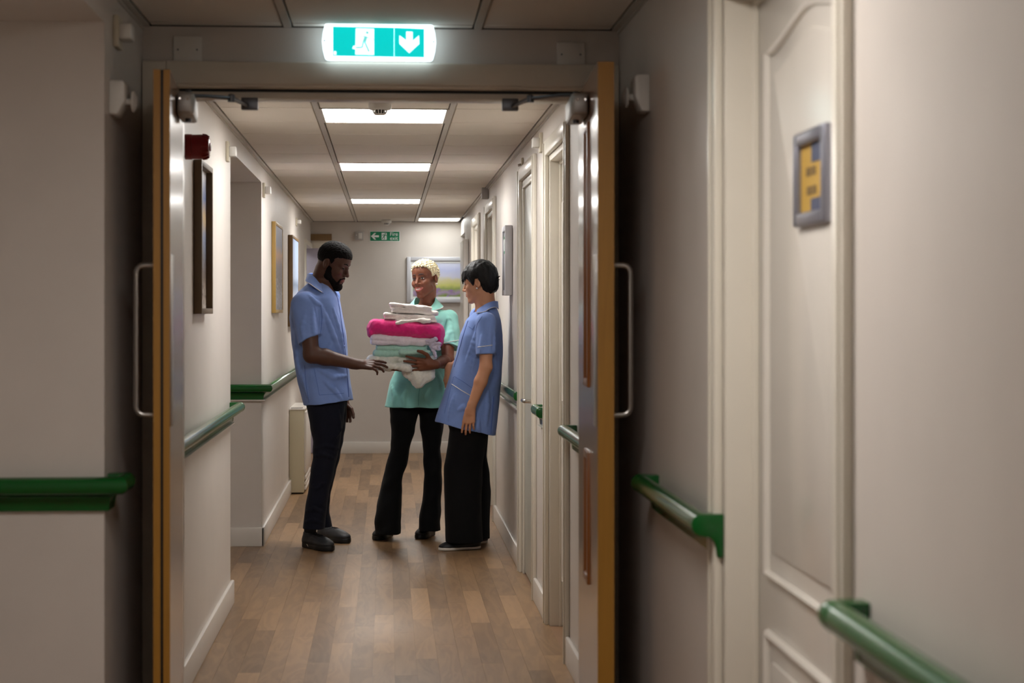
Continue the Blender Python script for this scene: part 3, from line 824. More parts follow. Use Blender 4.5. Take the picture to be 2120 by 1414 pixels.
# ------------------------------------------------------------------ smoke detectors
def detector(px, py, lab, s=1.0):
    d = (ZC - CAM_H) * F_PX / (643 - py)
    k = (px - 1060) / F_PX
    Y = d * CY - k * d * SY; X = d * SY + k * d * CY
    e = empty('smoke_detector', (X, Y, ZC)); tag(e, lab, 'smoke detector', 'smoke detectors on the corridor ceiling')
    MB().lathe([(0.048 * s, 0.0), (0.050 * s, -0.006), (0.049 * s, -0.024 * s), (0.044 * s, -0.028 * s), (0.032 * s, -0.029 * s)], 32).build('base', M['plastic_white'], e, smooth=True)
    MB().lathe([(0.024 * s, -0.028 * s), (0.022 * s, -0.045 * s)], 20).build('chamber', M['dark_gap'], e)
    for i in range(14):
        a = 2 * math.pi * i / 14
        c_, s_ = math.cos(a), math.sin(a)
        MB().tube([(0.032 * s * c_, 0.032 * s * s_, -0.028 * s), (0.025 * s * c_, 0.025 * s * s_, -0.046 * s)], 0.0026 * s, 5).build('rib', M['plastic_white'], e)
    MB().lathe([(0.027 * s, -0.045 * s), (0.022 * s, -0.05 * s), (0.005 * s, -0.052 * s)], 20).build('cover', M['plastic_white'], e, smooth=True)
detector(786.5, 214, 'white smoke detector in front of the nearest panel light')
detector(800, 455.5, 'small white smoke detector at the far end of the ceiling')

# ------------------------------------------------------------------ pictures
def picture_mat(name, stops, scale, distort=0.5, axis='Z', size=0.6, spots=None):
    """painted landscape: horizontal colour bands broken up by noise"""
    m = bpy.data.materials.new(name); m.use_nodes = True
    nt = m.node_tree; b = nt.nodes['Principled BSDF']; b.inputs['Roughness'].default_value = 0.35
    tc = nt.nodes.new('ShaderNodeTexCoord')
    sp_ = nt.nodes.new('ShaderNodeSeparateXYZ'); nt.links.new(tc.outputs['Object'], sp_.inputs[0])
    n = nt.nodes.new('ShaderNodeTexNoise'); n.inputs['Scale'].default_value = scale; n.inputs['Detail'].default_value = 6
    nt.links.new(tc.outputs['Object'], n.inputs['Vector'])
    mr = nt.nodes.new('ShaderNodeMapRange')
    mr.inputs['From Min'].default_value = -size / 2; mr.inputs['From Max'].default_value = size / 2
    nt.links.new(sp_.outputs['Z'], mr.inputs['Value'])
    ad = nt.nodes.new('ShaderNodeMath'); ad.operation = 'MULTIPLY_ADD'; ad.inputs[1].default_value = distort; 
    sb = nt.nodes.new('ShaderNodeMath'); sb.operation = 'SUBTRACT'; sb.inputs[1].default_value = 0.5
    nt.links.new(n.outputs['Fac'], sb.inputs[0]); nt.links.new(sb.outputs[0], ad.inputs[0]); nt.links.new(mr.outputs[0], ad.inputs[2])
    cr = nt.nodes.new('ShaderNodeValToRGB')
    el = cr.color_ramp.elements
    while len(el) < len(stops): el.new(0.5)
    for e_, (p, c_) in zip(el, stops): e_.position = p; e_.color = c_
    nt.links.new(ad.outputs[0], cr.inputs[0])
    out = cr.outputs[0]
    if spots:
        n2 = nt.nodes.new('ShaderNodeTexNoise'); n2.inputs['Scale'].default_value = spots[0]; n2.inputs['Detail'].default_value = 3
        nt.links.new(tc.outputs['Object'], n2.inputs['Vector'])
        m2 = nt.nodes.new('ShaderNodeMapRange'); m2.inputs['From Min'].default_value = spots[1]; m2.inputs['From Max'].default_value = spots[1] + 0.05
        nt.links.new(n2.outputs['Fac'], m2.inputs['Value'])
        lim = nt.nodes.new('ShaderNodeMapRange'); lim.inputs['From Min'].default_value = spots[3]; lim.inputs['From Max'].default_value = spots[3] - 0.12
        nt.links.new(mr.outputs[0], lim.inputs['Value'])
        mm = nt.nodes.new('ShaderNodeMath'); mm.operation = 'MULTIPLY'
        nt.links.new(m2.outputs[0], mm.inputs[0]); nt.links.new(lim.outputs[0], mm.inputs[1])
        mx = nt.nodes.new('ShaderNodeMix'); mx.data_type = 'RGBA'
        nt.links.new(mm.outputs[0], mx.inputs[0]); nt.links.new(out, mx.inputs[6]); mx.inputs[7].default_value = spots[2]
        out = mx.outputs[2]
    nt.links.new(out, b.inputs['Base Color'])
    return m
pm1 = picture_mat('harbour_print', [(0.0, s2l(214, 206, 200)), (0.1, s2l(196, 184, 172)), (0.25, s2l(120, 104, 92)), (0.4, s2l(120, 124, 140)), (0.52, s2l(140, 150, 180)), (0.66, s2l(214, 186, 140)), (0.78, s2l(104, 122, 176)), (0.95, s2l(214, 212, 218))], 22, 0.16, size=0.6, spots=(60, 0.55, s2l(70, 50, 42), 0.5))
pm2 = picture_mat('dusk_print', [(0.0, s2l(108, 104, 112)), (0.15, s2l(150, 148, 156)), (0.35, s2l(98, 88, 92)), (0.55, s2l(120, 104, 108)), (0.66, s2l(186, 136, 84)), (0.75, s2l(112, 116, 140)), (1.0, s2l(138, 140, 162))], 16, 0.2, size=0.6, spots=(45, 0.58, s2l(212, 208, 214), 0.5))
pm3 = picture_mat('winter_print', [(0.0, s2l(206, 214, 226)), (0.3, s2l(196, 206, 226)), (0.45, s2l(120, 140, 170)), (0.55, s2l(190, 206, 232)), (1.0, s2l(176, 198, 236))], 14, 0.2, size=0.6)
pm4 = picture_mat('heath_print', [(0.0, s2l(130, 150, 70)), (0.12, s2l(176, 150, 190)), (0.24, s2l(150, 166, 92)), (0.36, s2l(206, 206, 120)), (0.5, s2l(214, 206, 160)), (0.6, s2l(206, 206, 226)), (0.78, s2l(190, 196, 232)), (1.0, s2l(214, 218, 240))], 7, 0.36, size=0.34, spots=(16, 0.52, s2l(156, 128, 176), 0.34))
def side_picture(name, X, px0, px1, px2, py0, py1, mframe, mpic, lab, deep):
    Ya = yon(px0, X)
    thick = at(px1, 500, Ya).x - X
    Yb = yon(px2, X + thick)
    z1, z0 = zat(py0, X, Ya), zat(py1, X, Ya)
    e = empty(name, (X, (Ya + Yb) / 2, (z0 + z1) / 2)); tag(e, lab, 'picture', 'framed pictures on the left wall')
    hy, hz = (Yb - Ya) / 2, (z1 - z0) / 2
    w = 0.022
    for bx in ((0.002, thick, -hy, -hy + w, -hz, hz), (0.002, thick, hy - w, hy, -hz, hz), (0.002, thick, -hy + w, hy - w, -hz, -hz + w), (0.002, thick, -hy + w, hy - w, hz - w, hz)):
        MB().box(*bx).build('frame_bar', M[mframe], e, bevel=0.0015)
    dp = thick - deep
    MB().box(0.003, dp, -hy + w, hy - w, -hz + w, hz - w).build('canvas', mpic, e)
    return e
side_picture('framed_picture', XL, 400, 418, 441, 330, 650, 'frame_brown', pm1, 'deep brown framed harbour picture beside the fire door', 0.026)
side_picture('framed_picture', XL, 562, 571, 586, 458, 648, 'frame_gold', pm2, 'gold framed dusky picture beyond the recess', 0.004)
side_picture('framed_picture', XL, 596, 606, 619, 486, 676, 'frame_tan', pm3, 'brown framed pale blue picture behind the man', 0.004)
# landscape on the end wall
a, b = at(842, 532, YE), at(985, 627, YE)
bx_ = b.x
e = empty('framed_picture', ((a.x + bx_) / 2, YE, (a.z + b.z) / 2)); tag(e, 'silver framed heath landscape on the end wall', 'picture')
hx, hz = (bx_ - a.x) / 2, (a.z - b.z) / 2
w = 0.04
mat('frame_silver', s2l(208, 208, 214), 0.35, metal=0.15)
for q in ((-hx, -hx + w, -hz, hz), (hx - w, hx, -hz, hz), (-hx + w, hx - w, -hz, -hz + w), (-hx + w, hx - w, hz - w, hz)):
    MB().box(q[0], q[1], -0.03, -0.002, q[2], q[3]).build('frame_bar', M['frame_silver'], e, bevel=0.006)
mm_ = 0.022
for q in ((-hx + w, -hx + w + mm_, -hz + w, hz - w), (hx - w - mm_, hx - w, -hz + w, hz - w), (-hx + w + mm_, hx - w - mm_, -hz + w, -hz + w + mm_), (-hx + w + mm_, hx - w - mm_, hz - w - mm_, hz - w)):
    MB().box(q[0], q[1], -0.016, -0.002, q[2], q[3]).build('mount_board', M['sign_white'], e)
MB().box(-hx + w + mm_, hx - w - mm_, -0.013, -0.003, -hz + w + mm_, hz - w - mm_).build('print', pm4, e)

# ------------------------------------------------------------------ fire exit sign on the end wall
a, b = at(765.5, 478.5, YE), at(828, 500, YE)
e = empty('fire_exit_sign', ((a.x + b.x) / 2, YE, (a.z + b.z) / 2)); tag(e, 'green fire exit sign with left arrow on the end wall', 'sign')
hx, hz = (b.x - a.x) / 2, (a.z - b.z) / 2
MB().box(-hx, hx, -0.004, -0.001, -hz, hz).build('border', M['sign_white'], e)
MB().box(-hx + 0.005, hx - 0.005, -0.005, -0.0035, -hz + 0.005, hz - 0.005).build('panel', M['sign_green'], e)
u = hx / 31.25
def q2(px, py): return ((px - 796.75) * u, (489.25 - py) * u)
MB().prism([q2(*p) for p in [(768, 489.2), (775, 482.5), (778.5, 482.5), (774.8, 487.2), (784.5, 487.2), (784.5, 491.2), (774.8, 491.2), (778.5, 496), (775, 496)]], 'y', -0.0062, -0.0048).build('arrow', M['sign_white'], e)
dm = MB().prism([q2(*p) for p in [(790, 482), (800.5, 482), (800.5, 496.5), (790, 496.5)]], 'y', -0.0062, -0.0048).build('doorway_mark', M['sign_white'], e)
fm = MB()
def stroke(m2, pts, r):
    for a_, b_ in zip(pts[:-1], pts[1:]):
        ax, az = q2(*a_); bx, bz = q2(*b_)
        dx, dz = bx - ax, bz - az; l = math.hypot(dx, dz); nx, nz = -dz / l * r, dx / l * r
        m2.prism([(ax + nx, az + nz), (bx + nx, bz + nz), (bx - nx, bz - nz), (ax - nx, az - nz)], 'y', -0.0074, -0.006)
stroke(fm, [(797, 486), (794.5, 490.5)], 0.006); stroke(fm, [(791.5, 488), (794, 485.8), (798, 486.5), (800, 488.5)], 0.0028)
stroke(fm, [(794.5, 490.5), (796.5, 492.6), (795, 496)], 0.0032); stroke(fm, [(794.2, 490.5), (791, 495)], 0.0034)
cx_, cz_ = q2(797.6, 483.9)
fm.prism([(cx_ + 0.0065 * math.cos(i * math.pi / 6), cz_ + 0.0065 * math.sin(i * math.pi / 6)) for i in range(12)], 'y', -0.0074, -0.006)
fm.build('running_figure', M['sign_green'], dm)
text_mesh('lettering', 'Fire\nexit', 0.052, M['sign_white'], e, (q2(815.5, 489)[0], -0.0058, q2(0, 489.2)[1]), (math.pi / 2, 0, 0), 0.0006, spacing=0.8)

# ------------------------------------------------------------------ notice board on the right wall
Ya, Yb = yon(1061.5, XR), yon(1041, XR - 0.04)
z1, z0 = zat(466, XR - 0.04, Ya), zat(611, XR - 0.04, Ya)
e = empty('notice_board', (XR, (Ya + Yb) / 2, (z0 + z1) / 2)); tag(e, 'silver framed notice case with a green sign on the right wall', 'notice board')
hy, hz, t = (Yb - Ya) / 2, (z1 - z0) / 2, 0.045
w = 0.03
mat('board_grey', s2l(186, 188, 196), 0.3)
for bx in ((-t, -0.002, -hy, -hy + w, -hz, hz), (-t, -0.002, hy - w, hy, -hz, hz), (-t, -0.002, -hy + w, hy - w, -hz, -hz + w), (-t, -0.002, -hy + w, hy - w, hz - w, hz)):
    MB().box(*bx).build('frame_bar', M['frame_silver'], e, bevel=0.003)
MB().box(-t + 0.012, -0.003, -hy + w, hy - w, -hz + w, hz - w).build('board', M['board_grey'], e)
lbl = MB().box(-t + 0.0095, -t + 0.012, -hy + w + 0.05, -hy + w + 0.25, hz - w - 0.13, hz - w - 0.03).build('notice_sticker', M['sign_green'], e)
for k_ in range(2):
    MB().box(-t + 0.008, -t + 0.0096, -hy + w + 0.07 + k_ * 0.09, -hy + w + 0.13 + k_ * 0.09, hz - w - 0.115, hz - w - 0.045).build('sticker_mark', M['sign_white'], lbl)

# ------------------------------------------------------------------ sign holder on the near door
dx = 0.800
Yf, Yn = yon(1641, dx - 0.02), yon(1705, dx - 0.02)
z1, z0 = zat(280, dx, Yf), zat(472, dx, Yf)
e = empty('door_sign', (dx - 0.001, (Yf + Yn) / 2, (z0 + z1) / 2)); tag(e, 'silver snap frame with a yellow card on the near cream door', 'sign')
hy, hz = (Yf - Yn) / 2, (z1 - z0) / 2
w = 0.026
for bx in ((-0.02, 0, -hy, -hy + w, -hz, hz), (-0.02, 0, hy - w, hy, -hz, hz), (-0.02, 0, -hy + w, hy - w, -hz, -hz + w), (-0.02, 0, -hy + w, hy - w, hz - w, hz)):
    MB().box(*bx).build('frame_bar', M['alu_frame'], e, bevel=0.006, seg=3)
mat('card_navy', s2l(78, 84, 108), 0.5)
mat('card_yellow', s2l(196, 158, 74), 0.5)
mat('card_ink', s2l(120, 96, 56), 0.5)
cd = MB().box(-0.008, -0.001, -hy + w, hy - w, -hz + w, hz - w).build('card', M['card_yellow'], e)
MB().box(-0.0092, -0.0075, -hy + w, 0.012, hz - w - 0.036, hz - w).build('card_corner', M['card_navy'], cd)
MB().box(-0.0092, -0.0075, -hy + w, 0.016, -hz + w, -hz + w + 0.024).build('card_corner', M['card_navy'], cd)
for zz, spans in ((0.012, ((-0.03, 0.0), (0.008, 0.045))), (-0.024, ((-0.035, -0.005), (0.003, 0.04)))):
    for y0_, y1_ in spans:
        MB().box(-0.0090, -0.0075, y0_ + 0.01, y1_ + 0.01, zz - 0.008, zz + 0.008).build('printed_word', M['card_ink'], cd)

# ------------------------------------------------------------------ storage heater on the left wall
Yh = yon(598.5, XL)
hx1 = at(629, 900, Yh).x
zt = zat(846, XL, Yh)
e = empty('storage_heater', (XL, Yh, 0)); tag(e, 'tall cream storage heater against the left wall behind the man', 'heater')
wd = hx1 - XL
mat('heater_cream', s2l(198, 188, 160), 0.45)
MB().box(0.002, wd, 0, 0.92, 0.012, zt - 0.012).build('casing', M['heater_cream'], e, bevel=0.004)
MB().box(0.0, wd + 0.012, -0.01, 0.93, zt - 0.012, zt).build('top_panel', M['gloss_white'], e, bevel=0.003)
for i in range(8):
    MB().box(0.012 + i * (wd - 0.02) / 8, 0.018 + i * (wd - 0.02) / 8, 0.02, 0.14, zt - 0.0005, zt + 0.002).build('vent_slot', M['dark_gap'], e)
MB().box(wd, wd + 0.018, 0.05, 0.9, 0.16, zt - 0.03).build('front_panel', M['gloss_white'], e, bevel=0.004)
for i in range(3):
    MB().box(wd, wd + 0.016, 0.05, 0.9, 0.03 + i * 0.04, 0.055 + i * 0.04).build('grille_slat', M['gloss_white'], e, bevel=0.002)
MB().box(0.01, wd - 0.004, 0.02, 0.9, 0.0, 0.012).build('foot', M['dark_gap'], e)
# ------------------------------------------------------------------ solid modelling on a grid (for people, clothes and towels)
class Field:
    def __init__(s, lo, hi, h):
        s.lo = np.array(lo, float); s.h = h
        s.n = np.ceil((np.array(hi, float) - s.lo) / h).astype(int) + 1
        s.D = np.full(tuple(s.n), 0.3, np.float32)
    def block(s, lo, hi):
        i0 = np.clip(np.floor((np.array(lo) - s.lo) / s.h).astype(int), 0, s.n - 1)
        i1 = np.clip(np.ceil((np.array(hi) - s.lo) / s.h).astype(int) + 1, 1, s.n)
        sl = tuple(slice(a, b) for a, b in zip(i0, i1))
        ax = [(s.lo[k] + s.h * np.arange(i0[k], i1[k])).astype(np.float32) for k in range(3)]
        return sl, ax[0][:, None, None], ax[1][None, :, None], ax[2][None, None, :]
    def put(s, fn, lo, hi, k=0.0, sub=False):
        pad = k + 4 * s.h
        sl, x, y, z = s.block(np.array(lo) - pad, np.array(hi) + pad)
        if any(q.stop <= q.start for q in sl): return
        d = fn(x, y, z)
        a = s.D[sl]
        if sub: d = -d; a2 = -a; d2 = -d
        if sub:
            # smooth subtraction
            d = -d
            if k > 0:
                hh = np.maximum(k - np.abs(a + d), 0) / k
                s.D[sl] = np.maximum(a, -d) + hh * hh * k * 0.25
            else: s.D[sl] = np.maximum(a, -d)
        else:
            if k > 0:
                hh = np.maximum(k - np.abs(a - d), 0) / k
                s.D[sl] = np.minimum(a, d) - hh * hh * k * 0.25
            else: s.D[sl] = np.minimum(a, d)
    def ell(s, c, r, R=None, k=0.0, sub=False, cut=None):
        c = np.array(c, float); r = np.array(r, float)
        m = float(r.max())
        def fn(x, y, z):
            dx, dy, dz = x - c[0], y - c[1], z - c[2]
            if R is not None:
                u = dx * R[0, 0] + dy * R[1, 0] + dz * R[2, 0]
                v = dx * R[0, 1] + dy * R[1, 1] + dz * R[2, 1]
                w = dx * R[0, 2] + dy * R[1, 2] + dz * R[2, 2]
            else: u, v, w = dx, dy, dz
            k0 = np.sqrt((u / r[0]) ** 2 + (v / r[1]) ** 2 + (w / r[2]) ** 2)
            k1 = np.sqrt((u / r[0] ** 2) ** 2 + (v / r[1] ** 2) ** 2 + (w / r[2] ** 2) ** 2) + 1e-6
            d = k0 * (k0 - 1) / k1
            if cut is not None: d = np.maximum(d, cut(x, y, z))
            return d
        s.put(fn, c - m, c + m, k, sub)
    def cone(s, a, b, ra, rb, k=0.0, sub=False, cut=None, flat=None):
        a = np.array(a, float); b = np.array(b, float); ba = b - a; L2 = float(ba @ ba) + 1e-12
        m = max(ra, rb)
        def fn(x, y, z):
            px, py, pz = x - a[0], y - a[1], z - a[2]
            t = np.clip((px * ba[0] + py * ba[1] + pz * ba[2]) / L2, 0, 1)
            d = np.sqrt((px - ba[0] * t) ** 2 + (py - ba[1] * t) ** 2 + (pz - ba[2] * t) ** 2) - (ra + (rb - ra) * t)
            if cut is not None: d = np.maximum(d, cut(x, y, z))
            return d
        s.put(fn, np.minimum(a, b) - m, np.maximum(a, b) + m, k, sub)
    def loft(s, rings, k=0.0, cut=None, p=2.3, sm=0.03):
        """rings: (z, cx, cy, half-width x, half-width y)"""
        r = np.array(sorted(rings), float)
        zmin, zmax = r[0, 0], r[-1, 0]
        lo = (np.min(r[:, 1] - r[:, 3]), np.min(r[:, 2] - r[:, 4]), zmin)
        hi = (np.max(r[:, 1] + r[:, 3]), np.max(r[:, 2] + r[:, 4]), zmax)
        zz = np.linspace(zmin - 0.1, zmax + 0.1, 600)
        w = max(1, int(sm / (zz[1] - zz[0])))
        ker = np.hanning(w + 2); ker /= ker.sum()
        tab = []
        for c in range(1, 5):
            v = np.interp(zz, r[:, 0], r[:, c])
            vp = np.pad(v, (len(ker) // 2, len(ker) - 1 - len(ker) // 2), mode='edge')
            tab.append(np.convolve(vp, ker, 'valid'))
        def fn(x, y, z):
            cx, cy, a, b = [np.interp(z, zz, t).astype(np.float32) for t in tab]
            q = (np.abs((x - cx) / a) ** p + np.abs((y - cy) / b) ** p) ** (1 / p)
            d = (q - 1) * np.minimum(a, b)
            d = np.maximum(d, np.maximum(zmin - z, z - zmax))
            if cut is not None: d = np.maximum(d, cut(x, y, z))
            return d
        s.put(fn, lo, hi, k)
    def rbox(s, c, hs, r, R=None, k=0.0):
        c = np.array(c, float); hs = np.array(hs, float); m = float(np.linalg.norm(hs)) + r
        def fn(x, y, z):
            dx, dy, dz = x - c[0], y - c[1], z - c[2]
            if R is not None:
                u = dx * R[0, 0] + dy * R[1, 0] + dz * R[2, 0]
                v = dx * R[0, 1] + dy * R[1, 1] + dz * R[2, 1]
                w = dx * R[0, 2] + dy * R[1, 2] + dz * R[2, 2]
            else: u, v, w = dx, dy, dz
            qx, qy, qz = np.abs(u) - hs[0] + r, np.abs(v) - hs[1] + r, np.abs(w) - hs[2] + r
            return np.sqrt(np.maximum(qx, 0) ** 2 + np.maximum(qy, 0) ** 2 + np.maximum(qz, 0) ** 2) + np.minimum(np.maximum(qx, np.maximum(qy, qz)), 0) - r
        s.put(fn, c - m, c + m, k)
    def noise(s, amp, wl, seed, aniso=(1, 1, 1), n=7):
        """soft folds: a sum of plane waves of mixed direction"""
        g = np.random.default_rng(seed)
        _, x, y, z = s.block(s.lo, s.lo + s.h * s.n)
        acc = np.zeros(s.D.shape, np.float32)
        for i in range(n):
            v = g.normal(size=3) * np.array(aniso); v /= np.linalg.norm(v)
            v *= 2 * math.pi / (wl * g.uniform(0.6, 1.5)); ph = g.uniform(0, 6.28)
            acc += np.sin(x * v[0] + y * v[1] + z * v[2] + ph + 0.8 * np.sin(z * v[0] * 0.7 + x * v[2] * 0.5))
        s.D += (amp / math.sqrt(n)) * acc
    def sample(s, p):
        q = (np.array(p) - s.lo) / s.h
        i = np.floor(q).astype(int)
        if np.any(i < 0) or np.any(i >= s.n - 1): return 0.3
        f = q - i; v = 0.0
        for a in (0, 1):
            for b in (0, 1):
                for c in (0, 1):
                    v += s.D[i[0] + a, i[1] + b, i[2] + c] * (f[0] if a else 1 - f[0]) * (f[1] if b else 1 - f[1]) * (f[2] if c else 1 - f[2])
        return float(v)
    def hit(s, px, py, off=0.0015, far=None):
        """surface point met by the photo's line of sight through (px, py)"""
        a = np.array(at(px, py, s.lo[1])); b = np.array(at(px, py, s.lo[1] + s.h * s.n[1]))
        t = np.linspace(0, 1, 400); prev = None
        for u in t:
            p = a + (b - a) * u; d = s.sample(p)
            if d < 0.0:
                lo_, hi_ = (prev if prev is not None else u), u
                for _ in range(8):
                    m_ = (lo_ + hi_) / 2
                    if s.sample(a + (b - a) * m_) < 0: hi_ = m_
                    else: lo_ = m_
                p = a + (b - a) * lo_
                return Vector(p - (b - a) / np.linalg.norm(b - a) * off)
            prev = u
        return None
    def mesh(s):
        D = s.D; S = D < 0
        nx, ny, nz = D.shape
        cnt = np.zeros((nx - 1, ny - 1, nz - 1), np.uint8)
        for a in (0, 1):
            for b in (0, 1):
                for c in (0, 1):
                    cnt += S[a:nx - 1 + a, b:ny - 1 + b, c:nz - 1 + c]
        ci, cj, ck = np.nonzero((cnt > 0) & (cnt < 8))
        idx = np.full(cnt.shape, -1, np.int32); idx[ci, cj, ck] = np.arange(len(ci))
        acc = np.zeros((len(ci), 3)); num = np.zeros(len(ci))
        corners = [(a, b, c) for a in (0, 1) for b in (0, 1) for c in (0, 1)]
        val = {q: D[ci + q[0], cj + q[1], ck + q[2]].astype(float) for q in corners}
        for q in corners:
            for ax in range(3):
                if q[ax]: continue
                r = list(q); r[ax] = 1; r = tuple(r)
                v0, v1 = val[q], val[r]
                m = (v0 < 0) != (v1 < 0)
                t = np.where(m, v0 / np.where(m, v0 - v1, 1), 0)
                pt = np.tile(np.array(q, float), (len(ci), 1)); pt[:, ax] += t
                acc[m] += pt[m]; num[m] += 1
        V = s.lo + s.h * (np.stack([ci, cj, ck], 1) + acc / num[:, None])
        quads = []
        for ax in range(3):
            sl0 = [slice(None)] * 3; sl1 = [slice(None)] * 3
            sl0[ax] = slice(0, -1); sl1[ax] = slice(1, None)
            e = S[tuple(sl0)] != S[tuple(sl1)]
            i = list(np.nonzero(e))
            b, c = [(1, 2), (2, 0), (0, 1)][ax]
            ok = (i[b] > 0) & (i[c] > 0) & (i[b] < D.shape[b] - 1) & (i[c] < D.shape[c] - 1)
            i = [q[ok] for q in i]
            inside = S[tuple(i)]
            def cell(db, dc):
                j = [q.copy() for q in i]; j[b] = j[b] - db; j[c] = j[c] - dc
                return idx[tuple(j)]
            qd = np.stack([cell(1, 1), cell(0, 1), cell(0, 0), cell(1, 0)], 1)
            qd[~inside] = qd[~inside][:, ::-1]
            quads.append(qd)
        Q = np.concatenate(quads); Q = Q[(Q >= 0).all(1)]
        return V, Q
def np_mesh(name, V, Q, material, parent=None, origin=(0, 0, 0), colors=None, smooth=True):
    me = bpy.data.meshes.new(name)
    V = V - np.array(origin)
    me.vertices.add(len(V)); me.vertices.foreach_set('co', V.astype(np.float32).ravel())
    me.loops.add(len(Q) * 4); me.loops.foreach_set('vertex_index', Q.astype(np.int32).ravel())
    me.polygons.add(len(Q)); me.polygons.foreach_set('loop_start', np.arange(0, len(Q) * 4, 4, dtype=np.int32))
    me.polygons.foreach_set('use_smooth', np.full(len(Q), smooth))
    me.update(calc_edges=True)
    if colors is not None:
        a = me.color_attributes.new('tint', 'FLOAT_COLOR', 'POINT')
        c = np.ones((len(V), 4), np.float32); c[:, :3] = colors
        a.data.foreach_set('color', c.ravel())
    me.materials.append(material)
    o = bpy.data.objects.new(name, me); col.objects.link(o)
    if parent is not None: o.parent = parent
    return o

def frame(yaw, pitch=0.0, roll=0.0):
    """columns: forward, left, up; pitch bows the head"""
    y, p, r = math.radians(yaw), math.radians(pitch), math.radians(roll)
    f = Vector((math.cos(y) * math.cos(p), math.sin(y) * math.cos(p), -math.sin(p)))
    l = Vector((-math.sin(y), math.cos(y), 0)); u = f.cross(l)
    l2 = l * math.cos(r) + u * math.sin(r); u2 = f.cross(l2)
    return np.array([[f.x, l2.x, u2.x], [f.y, l2.y, u2.y], [f.z, l2.z, u2.z]])

class Head:
    def __init__(s, o, R, sc): s.o = np.array(o); s.R = R; s.s = sc
    def w(s, p): return s.o + s.R @ (np.array(p, float) * s.s)
    def local(s, V): return ((V - s.o) @ s.R) / s.s
    def E(s, F, c, r, k=0.0, sub=False, cut=None): F.ell(s.w(c), np.array(r) * s.s, s.R, k * s.s, sub, cut)
    def C(s, F, a, b, ra, rb, k=0.0, sub=False, cut=None): F.cone(s.w(a), s.w(b), ra * s.s, rb * s.s, k * s.s, sub, cut)
    def cutfn(s, fn):
        """local-space cutting function -> world-space"""
        def g(x, y, z):
            dx, dy, dz = x - s.o[0], y - s.o[1], z - s.o[2]
            R = s.R
            u = (dx * R[0, 0] + dy * R[1, 0] + dz * R[2, 0]) / s.s
            v = (dx * R[0, 1] + dy * R[1, 1] + dz * R[2, 1]) / s.s
            w = (dx * R[0, 2] + dy * R[1, 2] + dz * R[2, 2]) / s.s
            return fn(u, v, w) * s.s
        return g
    def skull(s, F, fem=False, smile=False):
        E, C = s.E, s.C
        E(F, (-0.005, 0, 0.035), (0.099, 0.076, 0.078))
        E(F, (0.035, 0, 0.04), (0.058, 0.062, 0.056), 0.02)
        E(F, (0.04, 0, -0.035), (0.054, 0.057 if fem else 0.060, 0.07), 0.02)
        for y in (-1, 1):
            jw = 0.042 if fem else 0.05
            C(F, (0.008, y * jw, -0.062), (0.068, y * 0.012, -0.108), 0.018 if fem else 0.021, 0.015 if fem else 0.018, 0.02)
            E(F, (0.062, y * 0.040, -0.027), (0.026, 0.023, 0.021), 0.016)
            C(F, (0.084, y * 0.008, 0.019), (0.070, y * 0.044, 0.017), 0.009 if fem else 0.012, 0.008 if fem else 0.010, 0.012)
        E(F, (0.078, 0, -0.109), (0.016, 0.018, 0.015), 0.015)
        E(F, (0.076, 0, -0.068), (0.022, 0.028, 0.026), 0.02)
        for y in (-1, 1):
            E(F, (0.100, y * 0.031, 0.0), (0.017, 0.018, 0.010), 0.010, sub=True)
            E(F, (0.0765, y * 0.031, -0.001), (0.0125, 0.0155, 0.0115), 0.004)
        nw = 0.0128 if smile else (0.011 if fem else 0.0135)
        C(F, (0.090, 0, 0.008), (0.109, 0, -0.030), 0.0080, 0.0100, 0.009)
        E(F, (0.111, 0, -0.035), (0.0105, 0.0105, 0.0090), 0.006)
        for y in (-1, 1): E(F, (0.099, y * nw, -0.038), (0.010, 0.0075, 0.0075), 0.006)
        if smile:
            for y in (-1, 1):
                C(F, (0.1, y * 0.0, -0.0615), (0.0845, y * 0.025, -0.058), 0.0042, 0.0026, 0.003)
                C(F, (0.098, y * 0.0, -0.0765), (0.0835, y * 0.024, -0.062), 0.0052, 0.0026, 0.003)
                E(F, (0.072, y * 0.036, -0.038), (0.022, 0.017, 0.017), 0.012)
        else:
            for y in (-1, 1):
                C(F, (0.0985, y * 0.001, -0.0640), (0.0875, y * 0.021, -0.0675), 0.0052, 0.0026, 0.003)
                C(F, (0.0965, y * 0.001, -0.0745), (0.0860, y * 0.019, -0.0695), 0.0060, 0.0026, 0.003)
            E(F, (0.108, 0, -0.0694), (0.010, 0.018, 0.0012), 0.002, sub=True)
        for y in (-1, 1):
            E(F, (-0.004, y * 0.079, -0.006), (0.0165, 0.0072, 0.029), 0.004)
            E(F, (-0.010, y * 0.074, -0.004), (0.015, 0.009, 0.025), 0.004)
            E(F, (-0.001, y * 0.0865, -0.003), (0.0085, 0.0065, 0.018), 0.002, sub=True)

